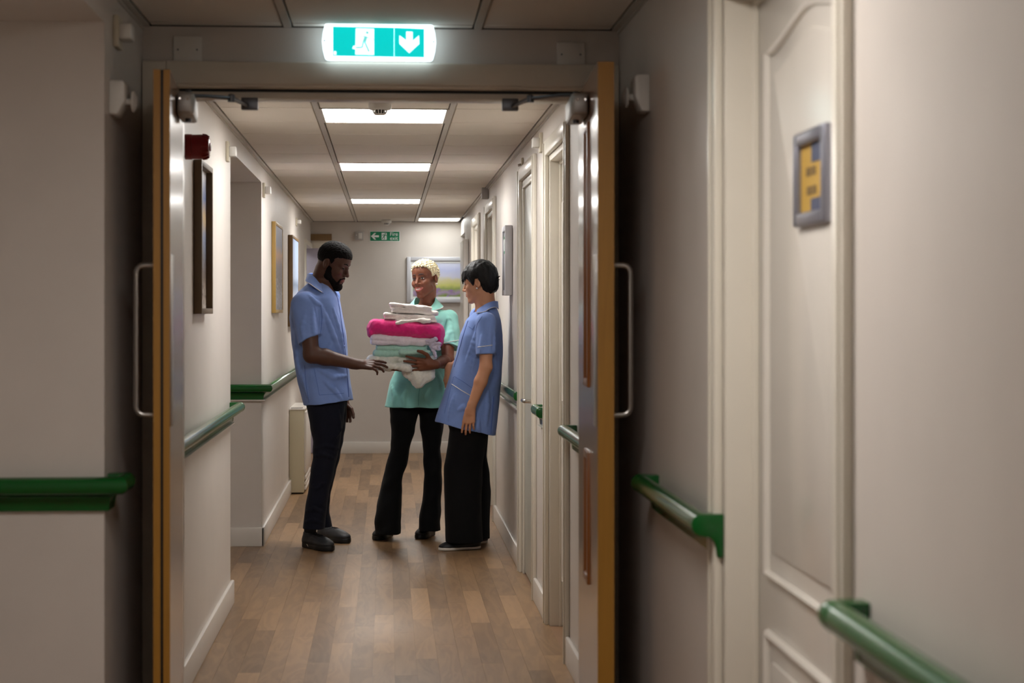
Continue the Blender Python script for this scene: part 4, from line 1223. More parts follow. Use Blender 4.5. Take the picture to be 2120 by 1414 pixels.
def arm(F, pts, rad, k=0.012):
    for a, b, ra, rb in zip(pts[:-1], pts[1:], rad[:-1], rad[1:]): F.cone(a, b, ra, rb, k)
def hand(F, w, f, n, side, s=1.0, curl=(20, 25, 30, 35), spread=0.10, tcurl=0.3, topen=0.75):
    w = Vector(w); f = Vector(f).normalized(); n = Vector(n); n = (n - f * n.dot(f)).normalized()
    t = f.cross(n) * (1 if side == 'R' else -1)
    kl = (0.088, 0.092, 0.087, 0.078); ko = (0.030, 0.010, -0.010, -0.029)
    fl = (0.072, 0.080, 0.074, 0.058); fr = (0.0086, 0.0088, 0.0083, 0.0074)
    F.cone(w - f * 0.02 * s, w + f * 0.03 * s, 0.025 * s, 0.023 * s, 0.012)
    for i in range(4):
        kn = w + (f * kl[i] + t * ko[i]) * s
        F.cone(w + (f * 0.012 + t * ko[i] * 0.55) * s, kn, 0.0145 * s, 0.0108 * s, 0.010)
        a = math.radians(curl[i]) * 0.55
        p = kn
        for j, part in enumerate((0.45, 0.30, 0.25)):
            d = f * math.cos(a) + n * math.sin(a) + t * spread * (1.5 - i) / 1.5
            q = p + d.normalized() * fl[i] * part * s
            F.cone(p, q, fr[i] * s * (1 - 0.10 * j), fr[i] * s * (0.92 - 0.10 * j), 0.003)
            p = q; a += math.radians(curl[i]) * 0.85
    b = w + (f * 0.018 + t * 0.020 + n * 0.006) * s
    d1 = (f * (1.1 - topen * 0.6) + t * topen + n * tcurl).normalized()
    c = b + d1 * 0.046 * s
    F.cone(b, c, 0.0145 * s, 0.0118 * s, 0.010)
    d2 = (f * 1.0 + t * topen * 0.55 + n * tcurl * 1.2).normalized()
    e = c + d2 * 0.034 * s; F.cone(c, e, 0.0112 * s, 0.0100 * s, 0.003)
    d3 = (f * 1.0 + t * topen * 0.25 + n * tcurl * 1.4).normalized()
    F.cone(e, e + d3 * 0.024 * s, 0.0098 * s, 0.0080 * s, 0.003)

def ribbon(name, A, B, th, material, parent, origin, piping=None, pmat=None, pr=0.0022):
    """sheet between two edge curves with thickness; optional corded edge along B"""
    A = [Vector(p) for p in A]; B = [Vector(p) for p in B]
    n = len(A); m = 4
    grid = [[A[i].lerp(B[i], j / m) for j in range(m + 1)] for i in range(n)]
    nor = []
    for i in range(n):
        row = []
        for j in range(m + 1):
            du = grid[min(i + 1, n - 1)][j] - grid[max(i - 1, 0)][j]
            dv = grid[i][min(j + 1, m)] - grid[i][max(j - 1, 0)]
            q = du.cross(dv)
            row.append(q.normalized() if q.length > 1e-9 else Vector((0, 0, 1)))
        nor.append(row)
    v = []; W = m + 1
    for sgn_ in (0.5, -0.5):
        for i in range(n):
            for j in range(W): v.append(grid[i][j] + nor[i][j] * th * sgn_)
    f = []; N = n * W
    for i in range(n - 1):
        for j in range(m):
            a, b, c, d = i * W + j, i * W + j + 1, (i + 1) * W + j + 1, (i + 1) * W + j
            f.append((a, b, c, d)); f.append((N + d, N + c, N + b, N + a))
    for i in range(n - 1):
        f.append((i * W, (i + 1) * W, N + (i + 1) * W, N + i * W))
        f.append(((i + 1) * W + m, i * W + m, N + i * W + m, N + (i + 1) * W + m))
    for j in range(m):
        f.append((j + 1, j, N + j, N + j + 1)); k_ = (n - 1) * W
        f.append((k_ + j, k_ + j + 1, N + k_ + j + 1, N + k_ + j))
    o = Vector(origin)
    mb = MB().add([p - o for p in v], f)
    ob = mb.build(name, material, parent, smooth=True)
    if piping:
        MB().tube([p - o for p in B], pr, 8).build('piping', pmat, ob, smooth=True)
    return ob

def shoe(parent, origin, heel, ang, L, W, H, mup, msole, sole_h=0.026, laces=True, lift=0.0, mlace=None, collar=0.03):
    h = 0.0035
    F = Field((-0.03, -W, 0.0), (L + 0.03, W, H + 0.06), h)
    F.ell((L * 0.17, 0, H * 0.45), (L * 0.17, W * 0.40, H * 0.55))
    F.cone((L * 0.20, 0, H * 0.55), (L * 0.18, 0, H + 0.03), W * 0.40, W * 0.37, 0.02)
    F.ell((L * 0.48, 0, sole_h + H * 0.10), (L * 0.40, W * 0.46, H * 0.52), None, 0.03)
    F.ell((L * 0.74, 0, sole_h + H * 0.06), (L * 0.245, W * 0.47, H * 0.34), None, 0.02)
    _, x, y, z = F.block(F.lo, F.lo + F.h * F.n)
    F.D = np.maximum(F.D, np.broadcast_to(sole_h - 0.004 - z, F.D.shape))
    F.D = np.maximum(F.D, np.broadcast_to(z - (H + 0.012 - 0.10 * x), F.D.shape))
    V, Q = F.mesh()
    e = empty('shoe', Vector((heel[0], heel[1], 0)) - Vector(origin), ang, parent)
    e.rotation_euler = (0, -lift, ang)
    e.location.z = -origin[2] + 0.0035
    up = np_mesh('upper', V, Q, mup, e)
    pts = []
    for i in range(40):
        t = 2 * math.pi * i / 40
        u = 0.5 - 0.5 * math.cos(t)
        wd = np.interp(u, [0, 0.08, 0.3, 0.5, 0.72, 0.9, 1.0], [0.30, 0.40, 0.40, 0.42, 0.50, 0.40, 0.26]) * W
        pts.append((u * L, math.copysign(wd * min(1, (abs(math.sin(t)) / 0.62)) ** 0.8, math.sin(t))))
    MB().prism(pts, 'z', 0.0, sole_h).build('sole', msole, e, bevel=0.006)
    MB().lathe([(W * 0.34, H * 0.7), (W * 0.35, H + 0.035)], 16, (L * 0.19, 0, 0)).build('sock', sole_blk, e, smooth=True)
    if laces:
        lc = MB()
        for q in (0.36, 0.43, 0.50, 0.57):
            zz = sole_h + H * 0.10 + H * 0.52 * math.sqrt(max(0, 1 - ((q - 0.48) / 0.40) ** 2)) + 0.002
            lc.tube([(L * q, -W * 0.2, zz - 0.007), (L * q + 0.004, 0, zz + 0.001), (L * q, W * 0.2, zz - 0.007)], 0.003, 6)
        lc.build('laces', mlace or mup, e, smooth=True)
    return e
# ------------------------------------------------------------------ people
def skin(name, rgb, rough=0.52):
    return mat(name, rgb, rough, attr='tint', bump=0.02, bscale=300, spec=0.4)
sk1 = skin('skin_deep', s2l(78, 50, 38)); sk2 = skin('skin_brown', s2l(128, 74, 48)); sk3 = skin('skin_tan', s2l(200, 146, 114))
def fabric(name, rgb, bump=0.12, bscale=260, sheen=0.15, rough=0.85, noise=0.03):
    return mat(name, rgb, rough, noise=noise, nscale=30, bump=bump, bscale=bscale, sheen=sheen, spec=0.2)
blue = fabric('tunic_blue', s2l(120, 146, 206)); blue_dk = fabric('tunic_blue_seam', s2l(70, 96, 168))
mint = fabric('tunic_mint', s2l(140, 202, 190)); mint_dk = fabric('tunic_mint_seam', s2l(86, 150, 142))
pipe_w = fabric('piping_white', s2l(226, 222, 216))
navy = fabric('trouser_navy', s2l(17, 19, 32), sheen=0.05); black = fabric('trouser_black', s2l(13, 13, 15), sheen=0.03)
hair_blk = mat('hair_black', s2l(18, 14, 13), 0.5, bump=0.5, bscale=220, spec=0.3)
hair_fade = mat('beard_black', s2l(16, 12, 11), 0.8, bump=0.6, bscale=300, spec=0.15)
hair_bl = mat('hair_blonde', s2l(236, 224, 186), 0.7, noise=0.45, nscale=110, bump=1.0, bscale=150, spec=0.25)
hair_silk = mat('hair_silk_black', s2l(14, 11, 11), 0.55, bump=0.25, bscale=120, spec=0.28)
eye_w = mat('eye_white', s2l(232, 226, 220), 0.15); eye_d = mat('eye_dark', s2l(24, 14, 10), 0.1)
teeth_m = mat('teeth_white', s2l(236, 230, 222), 0.2)
shoe_blk = mat('shoe_black', s2l(24, 24, 26), 0.45, bump=0.08, bscale=200); sole_blk = mat('sole_black', s2l(14, 14, 15), 0.5)
shoe_grey = mat('shoe_charcoal', s2l(40, 40, 43), 0.5, bump=0.1, bscale=200)
sole_wht = mat('sole_white', s2l(214, 208, 200), 0.5); lace_w = mat('lace_pale', s2l(190, 188, 186), 0.6)
lip1 = mat('lip_deep', s2l(112, 66, 60), 0.4); lip2 = mat('lip_rose', s2l(170, 86, 80), 0.35); lip3 = mat('lip_soft', s2l(184, 108, 96), 0.4)
brow_br = mat('brow_brown', s2l(44, 26, 20), 0.7)
pearl = mat('pearl', s2l(230, 224, 220), 0.2)

def rings(rows, Y, dy=0.0):
    """rows: (py, left px, right px, depth half-width[, depth offset]) -> loft rings at distance Y"""
    out = []
    for r in rows:
        py, l, rr, b = r[:4]; o = r[4] if len(r) > 4 else dy
        a, c = at(l, py, Y + o), at(rr, py, Y + o)
        out.append(((a.z + c.z) / 2, (a.x + c.x) / 2, Y + o, (c.x - a.x) / 2, b))
    return out
def plane_cut(p, n):
    p = np.array(p, float); n = np.array(n, float); n /= np.linalg.norm(n)
    return lambda x, y, z: (x - p[0]) * n[0] + (y - p[1]) * n[1] + (z - p[2]) * n[2]
def both(*fs):
    def g(x, y, z):
        d = fs[0](x, y, z)
        for f in fs[1:]: d = np.maximum(d, f(x, y, z))
        return d
    return g
def finish(F, name, m, parent, org, colors=None):
    V, Q = F.mesh()
    return np_mesh(name, V, Q, m, parent, org, colors(V) if colors else None)
def folds(F, lines, r=0.009, off=-0.0045):
    """soft raised creases running over a garment"""
    segs = []
    for ln in lines:
        P = []
        for a, b in zip(ln[:-1], ln[1:]):
            for t in (0.0, 0.33, 0.67):
                h_ = F.hit(a[0] + (b[0] - a[0]) * t, a[1] + (b[1] - a[1]) * t, off)
                if h_ is not None: P.append(h_)
        h_ = F.hit(ln[-1][0], ln[-1][1], off)
        if h_ is not None: P.append(h_)
        n = len(P)
        for i in range(n - 1):
            if (P[i] - P[i + 1]).length < 0.12:
                e0, e1 = [max(0.002, r * math.sin(math.pi * (j + 0.35) / (n - 0.3))) for j in (i, i + 1)]
                segs.append((P[i], P[i + 1], e0, e1))
    for a, b, r0, r1 in segs: F.cone(a, b, r0, r1, 0.016)
def tint(base, hd, lips, lipw=1.0, extra=None):
    b = np.array(base[:3]); l = np.array(lips[:3])
    def g(V):
        L = hd.local(V); c = np.tile(b, (len(V), 1))
        m = ((L[:, 0] - 0.098) / 0.02) ** 2 + (L[:, 1] / (0.024 * lipw)) ** 2 + ((L[:, 2] + 0.0695) / 0.0105) ** 2
        k = np.clip(1.25 - m, 0, 1)[:, None] * (L[:, 0] > 0.078)[:, None]
        c = c * (1 - k) + l * k
        nd = np.min(np.stack([((L[:, 0] - 0.104) / 0.007) ** 2 + ((L[:, 1] - s_ * 0.0065) / 0.004) ** 2 + ((L[:, 2] + 0.0455) / 0.004) ** 2 for s_ in (-1, 1)]), 0)
        c *= np.where(nd < 1, 0.35, 1.0)[:, None]
        if extra: c = extra(L, c, V)
        return c
    return g
def lips(hd, parent, org, m, smile=False, w=0.023, full=1.0):
    mb = MB()
    T_ = np.linspace(-1, 1, 15)
    def pt(t, x0, z0, zc): return Vector(hd.w((x0 - (0.0180 if smile else 0.0140) * t * t, t * w, z0 + (zc - z0) * abs(t) ** 1.6)) - np.array(org))
    zu, zl, zc = (-0.0600, -0.0785, -0.0590) if smile else (-0.0648, -0.0742, -0.0690)
    for z0, r in ((zu, 0.0042), (zl, 0.0052)):
        mb.tube([pt(t, 0.0990, z0, zc) for t in T_], [r * full * (1.0 - 0.72 * abs(t) ** 2) * hd.s for t in T_], 8)
    return mb.build('lips', m, parent, smooth=True)
def face_parts(hd, parent, org, brow_m, eyes=True, gaze=(1, 0, 0), eye_h=0.0062, brow_r=0.0032, white=None):
    for y in (-1, 1):
        pts = [hd.w(p) - np.array(org) for p in ((0.0960, y * 0.011, 0.0235), (0.0930, y * 0.023, 0.0275), (0.0830, y * 0.039, 0.0265), (0.0730, y * 0.048, 0.019))]
        MB().tube([Vector(p) for p in pts], [brow_r, brow_r * 1.15, brow_r, brow_r * 0.5], 6).build('eyebrow', brow_m, parent, smooth=True)
        if eyes:
            F = Field(hd.w((0.078, y * 0.031, 0)) - 0.022, hd.w((0.078, y * 0.031, 0)) + 0.022, 0.0013)
            hd.E(F, (0.0775, y * 0.031, -0.001), (0.0132, 0.0146, eye_h))
            ey = finish(F, 'eye', white or eye_w, parent, org)
            F = Field(hd.w((0.078, y * 0.031, 0)) - 0.022, hd.w((0.078, y * 0.031, 0)) + 0.022, 0.0013)
            g = Vector(gaze).normalized()
            hd.E(F, (0.0775 + 0.0048, y * 0.031 + g.y * 0.0065, -0.001 + g.z * 0.003), (0.0098, 0.0078, min(0.0076, eye_h * 1.05)))
            finish(F, 'iris', eye_d, ey, org)
            lid = [hd.w((0.0775 + 0.0135 * math.cos(t * 0.9), y * 0.031 + 0.0142 * math.sin(t), -0.001 + (eye_h + 0.001) * math.cos(t))) - np.array(org) for t in np.linspace(-1.5, 1.5, 9)]
            MB().tube([Vector(p) for p in lid], [0.0008] + [0.0017] * 7 + [0.0008], 6).build('eyelid', brow_m, ey, smooth=True)

# ================================================================== the man in the blue tunic
YM = 11.0
def PM(px, py, dy=0.0): return at(px, py, YM + dy)
orgM = PM(668, 1125); orgM = Vector((orgM.x, YM, 0.0))
man = empty('person', orgM); tag(man, 'bearded man in pale blue tunic and navy trousers reaching to the towels', 'person')
hdM = Head(PM(689, 545), frame(-22, 22), 1.04)
F = Field(at(585, 480, YM - 0.42), at(815, 480, YM + 0.40), 0.0032)
F = Field((PM(585, 600).x, YM - 0.42, 0.74), (PM(815, 600).x + 0.02, YM + 0.38, 1.88), 0.0032)
hdM.skull(F)
nb = PM(660, 603)
F.cone(hdM.w((-0.03, 0, -0.055)), nb, 0.062, 0.066, 0.03)
F.cone(hdM.w((0.008, 0, -0.085)), nb + Vector((0.035, -0.012, -0.02)), 0.038, 0.048, 0.025)
F.loft(rings([(585, 640, 680, 0.07), (605, 625, 690, 0.15), (640, 612, 700, 0.18), (740, 620, 708, 0.16), (830, 640, 715, 0.16)], YM), 0.03)
sh = PM(634, 632, -0.17); el = PM(645, 735, -0.235); wr = PM(738, 754, -0.20)
mid = el.lerp(wr, 0.3) + Vector((0, 0, 0.004))
arm(F, [sh, sh.lerp(el, 0.55), el, mid, wr], [0.055, 0.050, 0.046, 0.047, 0.031], 0.02)
hand(F, wr, (1, 0.05, -0.03), (0.1, 0.62, -0.78), 'R', 1.10, (10, 16, 26, 40), 0.09, 0.4, 0.4)
shl = PM(655, 632, 0.18); ell_ = PM(662, 742, 0.26); wrl = PM(712, 832, 0.20)
arm(F, [shl, shl.lerp(ell_, 0.55), ell_, wrl], [0.06, 0.054, 0.045, 0.030], 0.02)
hand(F, wrl, (0.12, 0, -1), (-0.4, -0.9, 0.0), 'L', 1.0, (30, 35, 40, 45), 0.06)
body = finish(F, 'body', sk1, man, orgM, tint(s2l(80, 51, 39), hdM, s2l(110, 64, 58)))
def hair_region(xs, zs):
    return lambda u, v, w: np.interp(u, xs, zs).astype(np.float32) - w
# hair with a short faded side
F = Field(hdM.o - 0.17, hdM.o + 0.17, 0.003)
reg = hdM.cutfn(hair_region([-0.12, -0.075, -0.045, -0.02, 0.004, 0.018, 0.028, 0.042, 0.06, 0.075, 0.11], [-0.028, -0.034, -0.018, 0.018, 0.026, 0.0, 0.012, 0.036, 0.054, 0.060, 0.060]))
hdM.E(F, (-0.005, 0, 0.038), (0.1010, 0.0778, 0.0850), cut=reg)
hdM.E(F, (0.003, 0, 0.060), (0.0945, 0.0760, 0.0690), 0.01, cut=hdM.cutfn(lambda u, v, w: np.maximum(0.050 + 0.0 * u - w, np.interp(u, [-0.12, 0.05, 0.11], [0.02, 0.055, 0.062]).astype(np.float32) - w)))
F.noise(0.0012, 0.012, 3)
finish(F, 'hair', hair_fade, man, orgM)
# beard, kept clear of cheeks and lips
F = Field(hdM.o - 0.17, hdM.o + 0.17, 0.0028)
breg = hdM.cutfn(lambda u, v, w: w - np.interp(u, [-0.02, 0.006, 0.022, 0.036, 0.052, 0.07, 0.082, 0.12], [-0.01, 0.005, 0.002, -0.030, -0.052, -0.060, -0.080, -0.084]).astype(np.float32))
back = hdM.cutfn(lambda u, v, w: 0.002 - u)
for y in (-1, 1):
    hdM.C(F, (0.014, y * 0.052, -0.030), (0.020, y * 0.050, -0.068), 0.020, 0.024, 0.01, cut=both(breg, back))
    hdM.C(F, (0.018, y * 0.049, -0.066), (0.070, y * 0.014, -0.112), 0.026, 0.026, 0.012, cut=both(breg, back))
hdM.E(F, (0.078, 0, -0.114), (0.026, 0.030, 0.024), 0.015, cut=breg)
for y in (-1, 1):
    hdM.C(F, (0.0995, y * 0.004, -0.0545), (0.0880, y * 0.025, -0.0660), 0.0042, 0.0050, 0.004)
    hdM.C(F, (0.0880, y * 0.025, -0.0660), (0.0840, y * 0.025, -0.090), 0.0055, 0.008, 0.004)
F.noise(0.001, 0.01, 5)
finish(F, 'beard', hair_fade, man, orgM)
face_parts(hdM, man, orgM, hair_fade, True, (1, 0, -0.9), 0.0022, 0.0042, white=eye_d)
lips(hdM, man, orgM, lip1, False, 0.022, 1.25)
# tunic
F = Field((PM(585, 600).x, YM - 0.34, PM(640, 848).z), (PM(745, 600).x, YM + 0.32, PM(640, 560).z), 0.004)
hemM = plane_cut(PM(680, 832), (-(PM(731, 826) - PM(630, 838)).z, 0.0, (PM(731, 826) - PM(630, 838)).x))
nh = lambda x, y, z: -hemM(x, y, z)
rowsM = [(586, 640, 676, 0.08), (594, 630, 686, 0.120), (604, 619, 695, 0.160), (617, 609, 702, 0.187), (635, 602, 706, 0.203), (658, 600, 711, 0.21), (690, 603, 716, 0.205), (740, 608, 720, 0.195), (790, 617, 726, 0.20), (826, 626, 730, 0.205), (850, 633, 734, 0.21)]
F.loft(rings(rowsM, YM), cut=nh, p=2.4)
arc = lambda a, b: (Vector(b) - Vector(a)).normalized()
s0, s1 = PM(631, 632, -0.165), PM(641, 703, -0.205)
F.cone(s0, s0.lerp(s1, 1.25), 0.080, 0.066, 0.03, cut=plane_cut(s1, arc(s0, s1) + Vector((0.28, 0, 0.10))))
s2, s3 = PM(655, 632, 0.165), PM(660, 703, 0.225)
F.cone(s2, s2.lerp(s3, 1.25), 0.083, 0.068, 0.03, cut=plane_cut(s3, arc(s2, s3)))
F.cone(PM(684, 586, -0.03), PM(697, 626, -0.075), 0.034, 0.008, 0.006, sub=True)
F.noise(0.0026, 0.13, 11, (1, 1, 0.6))
folds(F, [[(664, 634), (668, 655), (664, 690)], [(668, 640), (684, 680), (702, 730)], [(672, 650), (692, 700), (712, 755)], [(660, 765), (690, 782), (716, 778)], [(655, 722), (672, 738), (684, 712)],
          [(632, 645), (626, 680), (628, 700)], [(646, 640), (648, 670), (650, 698)], [(612, 700), (616, 745), (624, 790)], [(625, 770), (634, 800), (640, 826)], [(640, 612), (652, 626), (664, 632)], [(690, 640), (704, 690), (712, 730)], [(672, 790), (690, 806), (706, 826)]])
TM = F
tun = finish(F, 'tunic', blue, man, orgM)
def surf_tube(F, pts, r, name, m, parent, org, n=24, off=0.0008):
    P = []
    seg = [np.array(p, float) for p in pts]
    for a, b in zip(seg[:-1], seg[1:]):
        for i in range(n):
            q = a + (b - a) * i / n
            h_ = F.hit(q[0], q[1], off)
            if h_ is not None: P.append(h_ - Vector(org))
    q = seg[-1]; h_ = F.hit(q[0], q[1], off)
    if h_ is not None: P.append(h_ - Vector(org))
    # drop jumps in depth
    out = [P[0]] if P else []
    for p in P[1:]:
        if abs(p.y - out[-1].y) < 0.05: out.append(p)
    if len(out) > 2: return MB().tube(out, r, 6).build(name, m, parent, smooth=True)
surf_tube(TM, [(699, 618), (703, 640), (710, 690), (716, 740), (720, 790), (722, 822)], 0.0030, 'placket_edge', blue_dk, tun, orgM)
surf_tube(TM, [(630, 756), (634, 800), (640, 834)], 0.0012, 'side_seam', blue_dk, tun, orgM)
surf_tube(TM, [(650, 762), (656, 790), (661, 818)], 0.0010, 'pocket_seam', blue_dk, tun, orgM)
surf_tube(TM, [(661, 818), (690, 816), (712, 814)], 0.0010, 'pocket_seam', blue_dk, tun, orgM)
surf_tube(TM, [(664, 632), (667, 655), (665, 680), (662, 698)], 0.0012, 'armhole_seam', blue_dk, tun, orgM)
def collar(hd_dir, base, up_tilt, rA, hA, rB, hB, a0, a1, n, m, pm, parent, org, name='collar', thick=0.003, ex=1.0, ey=1.0, piping=True, lapel=None):
    """collar leaf round a neck base point; angles from the facing direction"""
    f = Vector((math.cos(hd_dir), math.sin(hd_dir), 0)); l = Vector((-math.sin(hd_dir), math.cos(hd_dir), 0))
    A = []; B = []
    for i in range(n + 1):
        t = i / n; a = math.radians(a0 + (a1 - a0) * t)
        ra = np.interp(t, *rA); ha = np.interp(t, *hA); rb = np.interp(t, *rB); hb = np.interp(t, *hB)
        A.append(base + (f * math.cos(a) * ex + l * math.sin(a) * ey) * ra + Vector((0, 0, ha)))
        B.append(base + (f * math.cos(a) * ex + l * math.sin(a) * ey) * rb + Vector((0, 0, hb)))
    return ribbon(name, A, B, thick, m, parent, org, piping, pm)
def leaf(name, P_, A, B, m, parent, org, pm=None, n=6):
    """collar leaf through given edge points, resampled smoothly"""
    def res(L):
        L = [P_(*q) for q in L]; out = []
        for i in range(len(L) - 1):
            p0, p1, p2, p3 = L[max(i - 1, 0)], L[i], L[i + 1], L[min(i + 2, len(L) - 1)]
            for j in range(n):
                t = j / n
                out.append(0.5 * ((2 * p1) + (p2 - p0) * t + (2 * p0 - 5 * p1 + 4 * p2 - p3) * t * t + (3 * p1 - p0 - 3 * p2 + p3) * t ** 3))
        out.append(L[-1]); return out
    return ribbon(name, res(A), res(B), 0.0035, m, parent, org, pm is not None, pm)
leaf('collar', PM, [(637, 567, 0.05), (641, 567, -0.035), (650, 573, -0.085), (662, 587, -0.105), (674, 600, -0.10)],
     [(633, 580, 0.05), (634, 583, -0.07), (644, 589, -0.145), (656, 598, -0.172), (667, 605, -0.168)], blue, tun, orgM, pipe_w)
leaf('collar', PM, [(637, 567, 0.05), (648, 566, 0.10), (664, 578, 0.115), (680, 592, 0.085), (688, 600, 0.06)],
     [(633, 580, 0.05), (646, 576, 0.15), (668, 588, 0.165), (686, 596, 0.13), (697, 601, 0.09)], blue, tun, orgM, pipe_w)
leaf('lapel', PM, [(674, 600, -0.098), (684, 613, -0.095), (694, 628, -0.09), (699, 642, -0.085)], [(668, 606, -0.165), (680, 617, -0.150), (692, 632, -0.125), (698, 645, -0.10)], blue, tun, orgM)
leaf('lapel', PM, [(687, 601, 0.055), (692, 614, 0.02), (697, 630, -0.04), (699.5, 642, -0.075)], [(695, 598, 0.085), (703.5, 609, 0.03), (703, 626, -0.03), (702, 645, -0.065)], blue, tun, orgM)
# skin wedge in the open neck is the body itself; trousers
F = Field((PM(610, 900).x, YM - 0.20, 0.09), (PM(745, 900).x, YM + 0.27, PM(680, 815).z), 0.004)
near = [(818, 630, 716, 0.10), (840, 634, 715, 0.10), (870, 640, 712, 0.098), (907, 647, 706, 0.09), (945, 648, 699, 0.08), (976, 643, 692, 0.076), (1016, 638, 682, 0.074), (1050, 632, 677, 0.074), (1094, 627, 672, 0.076)]
farl = [(818, 640, 720, 0.10), (840, 642, 719, 0.10), (876, 650, 716, 0.095), (915, 651, 710, 0.088), (945, 651, 704, 0.08), (991, 648, 692, 0.074), (1016, 648, 686, 0.07), (1045, 650, 682, 0.068), (1065, 652, 682, 0.07), (1090, 652, 688, 0.074)]
F.loft(rings(near, YM, -0.085), 0.0); F.loft(rings(farl, YM, 0.10), 0.025)
F.noise(0.0014, 0.12, 21, (0.6, 0.6, 1.0))
folds(F, [[(652, 930), (675, 922), (700, 930)], [(650, 945), (670, 940), (690, 950)], [(640, 1000), (655, 1010), (672, 1000)], [(634, 1060), (650, 1052), (668, 1062)], [(632, 1082), (650, 1076), (668, 1084)], [(700, 850), (704, 890), (690, 910)]], 0.006)
finish(F, 'trousers', navy, man, orgM)
def feet(parent, org, heel_px, toe_px, L, W, H, *a, **k):
    """shoe from heel and toe floor pixels (floor points)"""
    def g(p):
        d = CAM_H * F_PX / (p[1] - 643.0); kx = (p[0] - 1060) / F_PX
        return Vector((d * SY + kx * d * CY, d * CY - kx * d * SY, 0))
    h_, t_ = g(heel_px), g(toe_px)
    ang = math.atan2((t_ - h_).y, (t_ - h_).x)
    return shoe(parent, org, h_, ang, L, W, H, *a, **k)
s_ = feet(man, orgM, (632, 1132), (697, 1145), 0.300, 0.108, 0.085, shoe_grey, sole_blk, sole_h=0.032, mlace=shoe_blk)
MB().prism([(0.088, 0.026), (0.094, 0.022), (0.108, 0.012), (0.096, 0.027)], 'y', -0.0462, -0.0438).build('logo_mark', sole_wht, s_)
feet(man, orgM, (662, 1117), (729, 1127), 0.290, 0.106, 0.085, shoe_grey, sole_blk, sole_h=0.030, mlace=shoe_blk)

# ================================================================== the woman in the mint tunic
YW = 11.36
def PW_(px, py, dy=0.0): return at(px, py, YW + dy)
orgW = PW_(855, 1110); orgW = Vector((orgW.x, YW, 0.0))
wom = empty('person', orgW); tag(wom, 'smiling woman with short blonde hair in mint tunic holding the towels', 'person')
hdW = Head(PW_(881, 578), frame(-124, -1, 5), 0.955)
F = Field((PW_(770, 600).x, YW - 0.56, 0.86), (PW_(965, 600).x, YW + 0.18, 1.76), 0.003)
hdW.skull(F, fem=True, smile=True)
F.cone(hdW.w((-0.032, 0, -0.06)), PW_(884, 642, 0.03), 0.047, 0.052, 0.02)
F.cone(hdW.w((-0.004, 0, -0.088)), PW_(880, 642, -0.01), 0.030, 0.040, 0.016)
F.loft(rings([(632, 868, 896, 0.05), (645, 850, 925, 0.08), (665, 846, 930, 0.09), (740, 846, 918, 0.09), (800, 838, 920, 0.10)], YW), 0.03)
sh = PW_(928, 662, 0.0); el = PW_(927, 747, -0.20); wr = PW_(897, 755, -0.425)
arm(F, [sh, sh.lerp(el, 0.6), el, el.lerp(wr, 0.3), wr], [0.042, 0.040, 0.037, 0.037, 0.025], 0.016)
hand(F, wr, (-1, 0.0, 0.03), (0.0, 1.0, 0.10), 'L', 1.02, (4, 6, 8, 10), 0.20, -0.22, 0.95)
shr = PW_(842, 662, 0.02); elr = PW_(822, 742, -0.12); wrr = PW_(788, 757, -0.36)
arm(F, [shr, shr.lerp(elr, 0.6), elr, wrr], [0.047, 0.042, 0.037, 0.025], 0.016)
hand(F, wrr, (0.95, -0.10, -0.25), (0.25, 0, 1), 'R', 0.95, (10, 12, 15, 20), 0.12, 0.1, 0.5)
finish(F, 'body', sk2, wom, orgW, tint(s2l(112, 66, 45), hdW, s2l(150, 72, 66), 1.1))
# teeth showing in the smile
F = Field(hdW.w((0.085, 0, -0.067)) - 0.04, hdW.w((0.085, 0, -0.067)) + 0.04, 0.0014)
for y in (-1, 1): hdW.C(F, (0.0960, y * 0.004, -0.0690), (0.0850, y * 0.0265, -0.0620), 0.0070, 0.0042)
finish(F, 'teeth', teeth_m, wom, orgW)
face_parts(hdW, wom, orgW, brow_br, True, (1, 0.1, 0.05), 0.0064, 0.0036)
lips(hdW, wom, orgW, lip2, True, 0.0345, 1.05)
F = Field(hdW.o - 0.16, hdW.o + 0.16, 0.0028)
reg = hdW.cutfn(hair_region([-0.12, -0.08, -0.05, -0.022, 0.0, 0.016, 0.026, 0.04, 0.055, 0.07, 0.11], [-0.06, -0.065, -0.05, 0.0, 0.026, 0.012, 0.008, 0.040, 0.062, 0.076, 0.082]))
hdW.E(F, (-0.006, 0, 0.040), (0.1050, 0.0830, 0.0860), cut=reg)
hdW.E(F, (0.010, 0, 0.066), (0.088, 0.074, 0.060), 0.01, cut=reg)
F.noise(0.0030, 0.016, 31); F.noise(0.0022, 0.010, 32)
finish(F, 'hair', hair_bl, wom, orgW)
MB().ball(hdW.w((0.0, 0.083, -0.039)) - np.array(orgW), 0.0072).build('earring', pearl, wom, smooth=True)
# tunic
F = Field((PW_(785, 600).x, YW - 0.24, PW_(860, 850).z), (PW_(965, 600).x, YW + 0.22, PW_(880, 612).z), 0.004)
hem = plane_cut(PW_(860, 842), (0.0, 0.0, -1))
F.loft(rings([(636, 864, 900, 0.07), (642, 852, 918, 0.088), (649, 842, 931, 0.104), (660, 838, 938, 0.120), (690, 841, 934, 0.13, -0.01), (735, 832, 932, 0.122), (790, 808, 931, 0.135), (842, 797, 930, 0.145), (856, 795, 930, 0.15)], YW), cut=hem)
s0, s1 = PW_(930, 661, 0.0), PW_(934, 719, -0.125)
F.cone(s0, s0.lerp(s1, 1.3), 0.058, 0.058, 0.02, cut=plane_cut(s1, arc(s0, s1) + Vector((-0.30, 0.3, 0.05))))
s2, s3 = PW_(846, 660, 0.02), PW_(838, 716, 0.0)
F.cone(s2, s2.lerp(s3, 1.3), 0.058, 0.056, 0.02, cut=plane_cut(s3, arc(s2, s3)))
